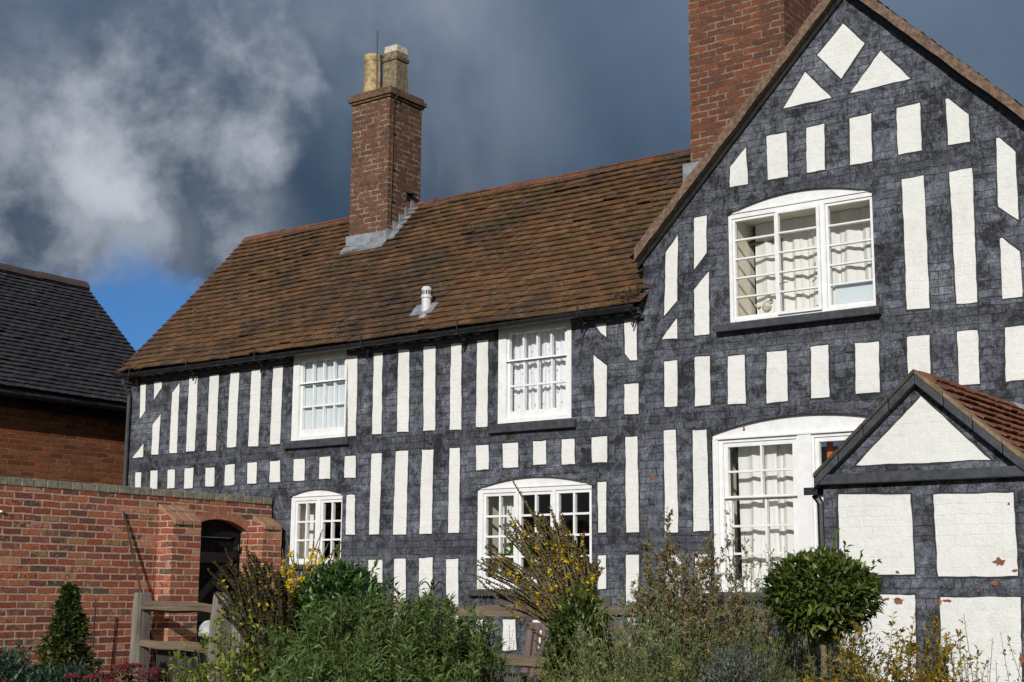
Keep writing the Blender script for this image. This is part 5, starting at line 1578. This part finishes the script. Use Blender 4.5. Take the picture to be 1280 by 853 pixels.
simple('slender_herb', 'small grey green herb left of the golden plants', 3.52, -3.98, 1.28, .17, 54, 'grey', 75, .030, .26, 24)

# left hand bed
hl = thing('holly_bush', 'small conical holly standing before the garden wall', 'shrub', (-3.64, -3.44, 0))
rs = np.random.RandomState(81); lv = Leaves()
n = 3400
zt = rs.uniform(0, 1, n) ** 1.0
ang = rs.uniform(0, 6.283, n); rad = .27 * (1 - zt) ** .95 * (.45 + .55 * rs.uniform(0, 1, n) ** .6) * (1 + .30 * np.sin(ang * 3 + zt * 17) + .22 * np.sin(ang * 5 - zt * 31)) + .014
P = np.stack([-3.64 + rad * np.cos(ang), -3.44 + rad * np.sin(ang), .45 + .93 * zt], 1)
D = np.stack([np.cos(ang), np.sin(ang), np.full(n, .5)], 1) + rs.normal(size=(n, 3)) * .6
lv.add(P, D, .062, .5, fold=.35, seed=3); lv.build('foliage', LM['holly'], hl)
k = MB(); k.tube([(-3.64, -3.44, 0), (-3.63, -3.44, .7), (-3.64, -3.44, 1.38)], [.018, .014, .005], 6); k.build('stem', SM['dark'], hl)
bush('low_shrub', 'low blue green shrub in the left corner before the garden wall', 'shrub', (-3.45, -4.25, 0), (-3.45, -4.25, .58), (.42, .36, .30), 3600, .055, .42, 'bluegreen', 82, .4, .2, sprig=20)
bush('low_shrub', 'low blue green shrub between the holly and the pink sedum', 'shrub', (-2.92, -4.05, 0), (-2.92, -4.05, .50), (.36, .32, .27), 2800, .050, .4, 'bluegreen', 83, .4, .2, sprig=14)
def sedum(x, y, h, n, seed, label):
    t = thing('sedum', label, 'plant', (x, y, 0), 'dusky pink sedums along the garden wall')
    r = random.Random(seed); rs = np.random.RandomState(seed)
    lv = Leaves(); hv = Leaves(); k = MB()
    for i in range(n):
        a = r.uniform(0, 6.28); q_ = math.sqrt(r.random()) * .20
        tx, ty, tz = x + math.cos(a) * q_, y + math.sin(a) * q_, h * r.uniform(.86, 1.0)
        k.tube([(x + math.cos(a) * q_ * .4, y + math.sin(a) * q_ * .4, 0), (tx, ty, tz)], .005, 4)
        m_ = 200
        aa_ = rs.uniform(0, 6.28, m_); qq = np.sqrt(rs.uniform(0, 1, m_)) * .062
        P = np.stack([tx + qq * np.cos(aa_), ty + qq * np.sin(aa_), tz + .016 * (1 - (qq / .062) ** 2) + rs.normal(size=m_) * .004], 1)
        hv.add(P, rs.normal(size=(m_, 3)) * .6 + np.array([0, 0, 1]), .013, .8, seed=seed + i)
        m_ = 26
        T = rs.uniform(.3, .95, m_)[:, None]
        P = np.array([x, y, 0]) * (1 - T) + np.array([tx, ty, tz]) * T
        lv.add(P, np.concatenate([rs.normal(size=(m_, 2)), np.full((m_, 1), .4)], 1), .05, .5, seed=seed + 50 + i)
    hv.build('flower_head', LM['sedum'], t); lv.build('foliage', LM['bluegreen'], t); k.build('stem', SM['green'], t, recalc=False)
sedum(-2.62, -3.95, .74, 13, 84, 'dusky pink sedum left of the others beside the cane')
sedum(-2.36, -3.72, .79, 14, 85, 'dusky pink sedum in front of the short fence bay')
simple('leafy_plant', 'yellowing broad-leaved plant with upright yellow spike before the gate latch', -.08, -4.90, 1.32, .21, 70, 'lime', 86, .062, .45, 18, side=(5, .08, 5), flowers=('yellow', .35, .016, .75, 1.0))
simple('leafy_plant', 'yellowing broad-leaved plant left of the gate latch, lower than its neighbour', -.24, -5.00, 1.12, .18, 50, 'lime', 87, .062, .45, 16, side=(5, .08, 5))
simple('leafy_plant', 'small green broad-leaved plant at the foot of the first fence post', -1.98, -3.55, .84, .13, 10, 'lime', 88, .06, .5, 12)
# wispy umbel by the fence
simple('wispy_umbel', 'thin wispy brown seeding plant in front of the white panels beside the wide window', -.66, -1.72, 1.72, .20, 12, 'dark_olive', 91, .028, .22, 26, side=(8, .16, 8), stem='brown', hv=.5)
simple('wispy_umbel', 'thin dried flower stalks just right of the seeding plant by the wide window', -.34, -1.70, 1.55, .16, 5, 'brown', 92, .022, .4, 16, side=(5, .12, 6), stem='brown', hv=.4)
simple('grass_clump', 'strappy bright green leaves below the long fence rail', 1.98, -4.93, 1.08, .22, 60, 'blade', 93, .12, .08, 6, t0=.35, side=None)
simple('rosemary', 'upright rosemary shoots at the foot of the leafy laurel', 1.98, -4.62, 1.16, .12, 16, 'grey', 94, .024, .16, 60, t0=.3, side=None, hv=.35)
simple('rosemary', 'upright rosemary shoots in front of the bench', 1.76, -4.42, 1.16, .08, 7, 'grey', 95, .024, .16, 60, t0=.3, side=None, hv=.3)
simple('slender_herb', 'grey green low herb in front of the leafy laurel', 2.25, -4.72, 1.06, .28, 60, 'aster', 96, .036, .28, 24)

# things standing inside the windows
hp = thing('potted_plant', 'bushy green house plant in a terracotta pot inside the wide arched window', 'house plant', (-1.36, .20, 1.42))
k = MB(); k.lathe((-1.36, .20, 1.425), [(.05, 0), (.068, .10), (.074, .102), (.074, .125), (.06, .126)], 14); k.build('pot', M['terra'], hp)
lv = Leaves(); P, d, rs = blob_points((-1.40, .22, 1.72), (.17, .09, .20), 420, 5, .2, .2); lv.add(P, d + rs.normal(size=d.shape) * .5, .065, .55, seed=2); lv.build('foliage', LM['room'], hp)
hp2 = thing('potted_plant', 'trailing green house plant on the left sill of the wide arched window', 'house plant', (-1.66, .18, 1.42))
k = MB(); k.lathe((-1.66, .18, 1.425), [(.045, 0), (.06, .09), (.066, .092), (.066, .11), (.05, .111)], 14); k.build('pot', M['pot_white'], hp2)
lv = Leaves(); P, d, rs = blob_points((-1.63, .20, 1.64), (.12, .08, .20), 300, 6, .2, .2); lv.add(P, d + rs.normal(size=d.shape) * .5, .06, .5, seed=4); lv.build('foliage', LM['room'], hp2)
hp3 = thing('potted_plant', 'green leaves inside the right light of the small arched window', 'house plant', (-3.90, .20, 1.68))
k = MB(); k.lathe((-3.90, .20, 1.68), [(.04, 0), (.055, .08), (.06, .082), (.06, .1), (.04, .101)], 14); k.build('pot', M['terra'], hp3)
lv = Leaves(); P, d, rs = blob_points((-3.89, .20, 1.85), (.10, .07, .12), 160, 8, .2, .2); lv.add(P, d + rs.normal(size=d.shape) * .5, .055, .5, seed=5); lv.build('foliage', LM['room'], hp3)
orn = thing('ornament', 'small pale china bird ornament on the inner sill of the gable window', 'ornament', (1.17, .12, 3.762))
k = MB(); k.lathe((1.17, .12, 3.762), [(.03, 0), (.034, .01), (.012, .02), (.012, .05), (.035, .07), (.045, .10), (.03, .135), (.012, .15)], 12); k.lathe((1.21, .12, 3.882), [(.006, 0), (.02, .012), (.022, .03), (.008, .046)], 10); k.tube([(1.10, .12, 3.86), (1.05, .12, 3.90)], [.02, .006], 6)
k.build('figurine', M['pot_white'], orn)
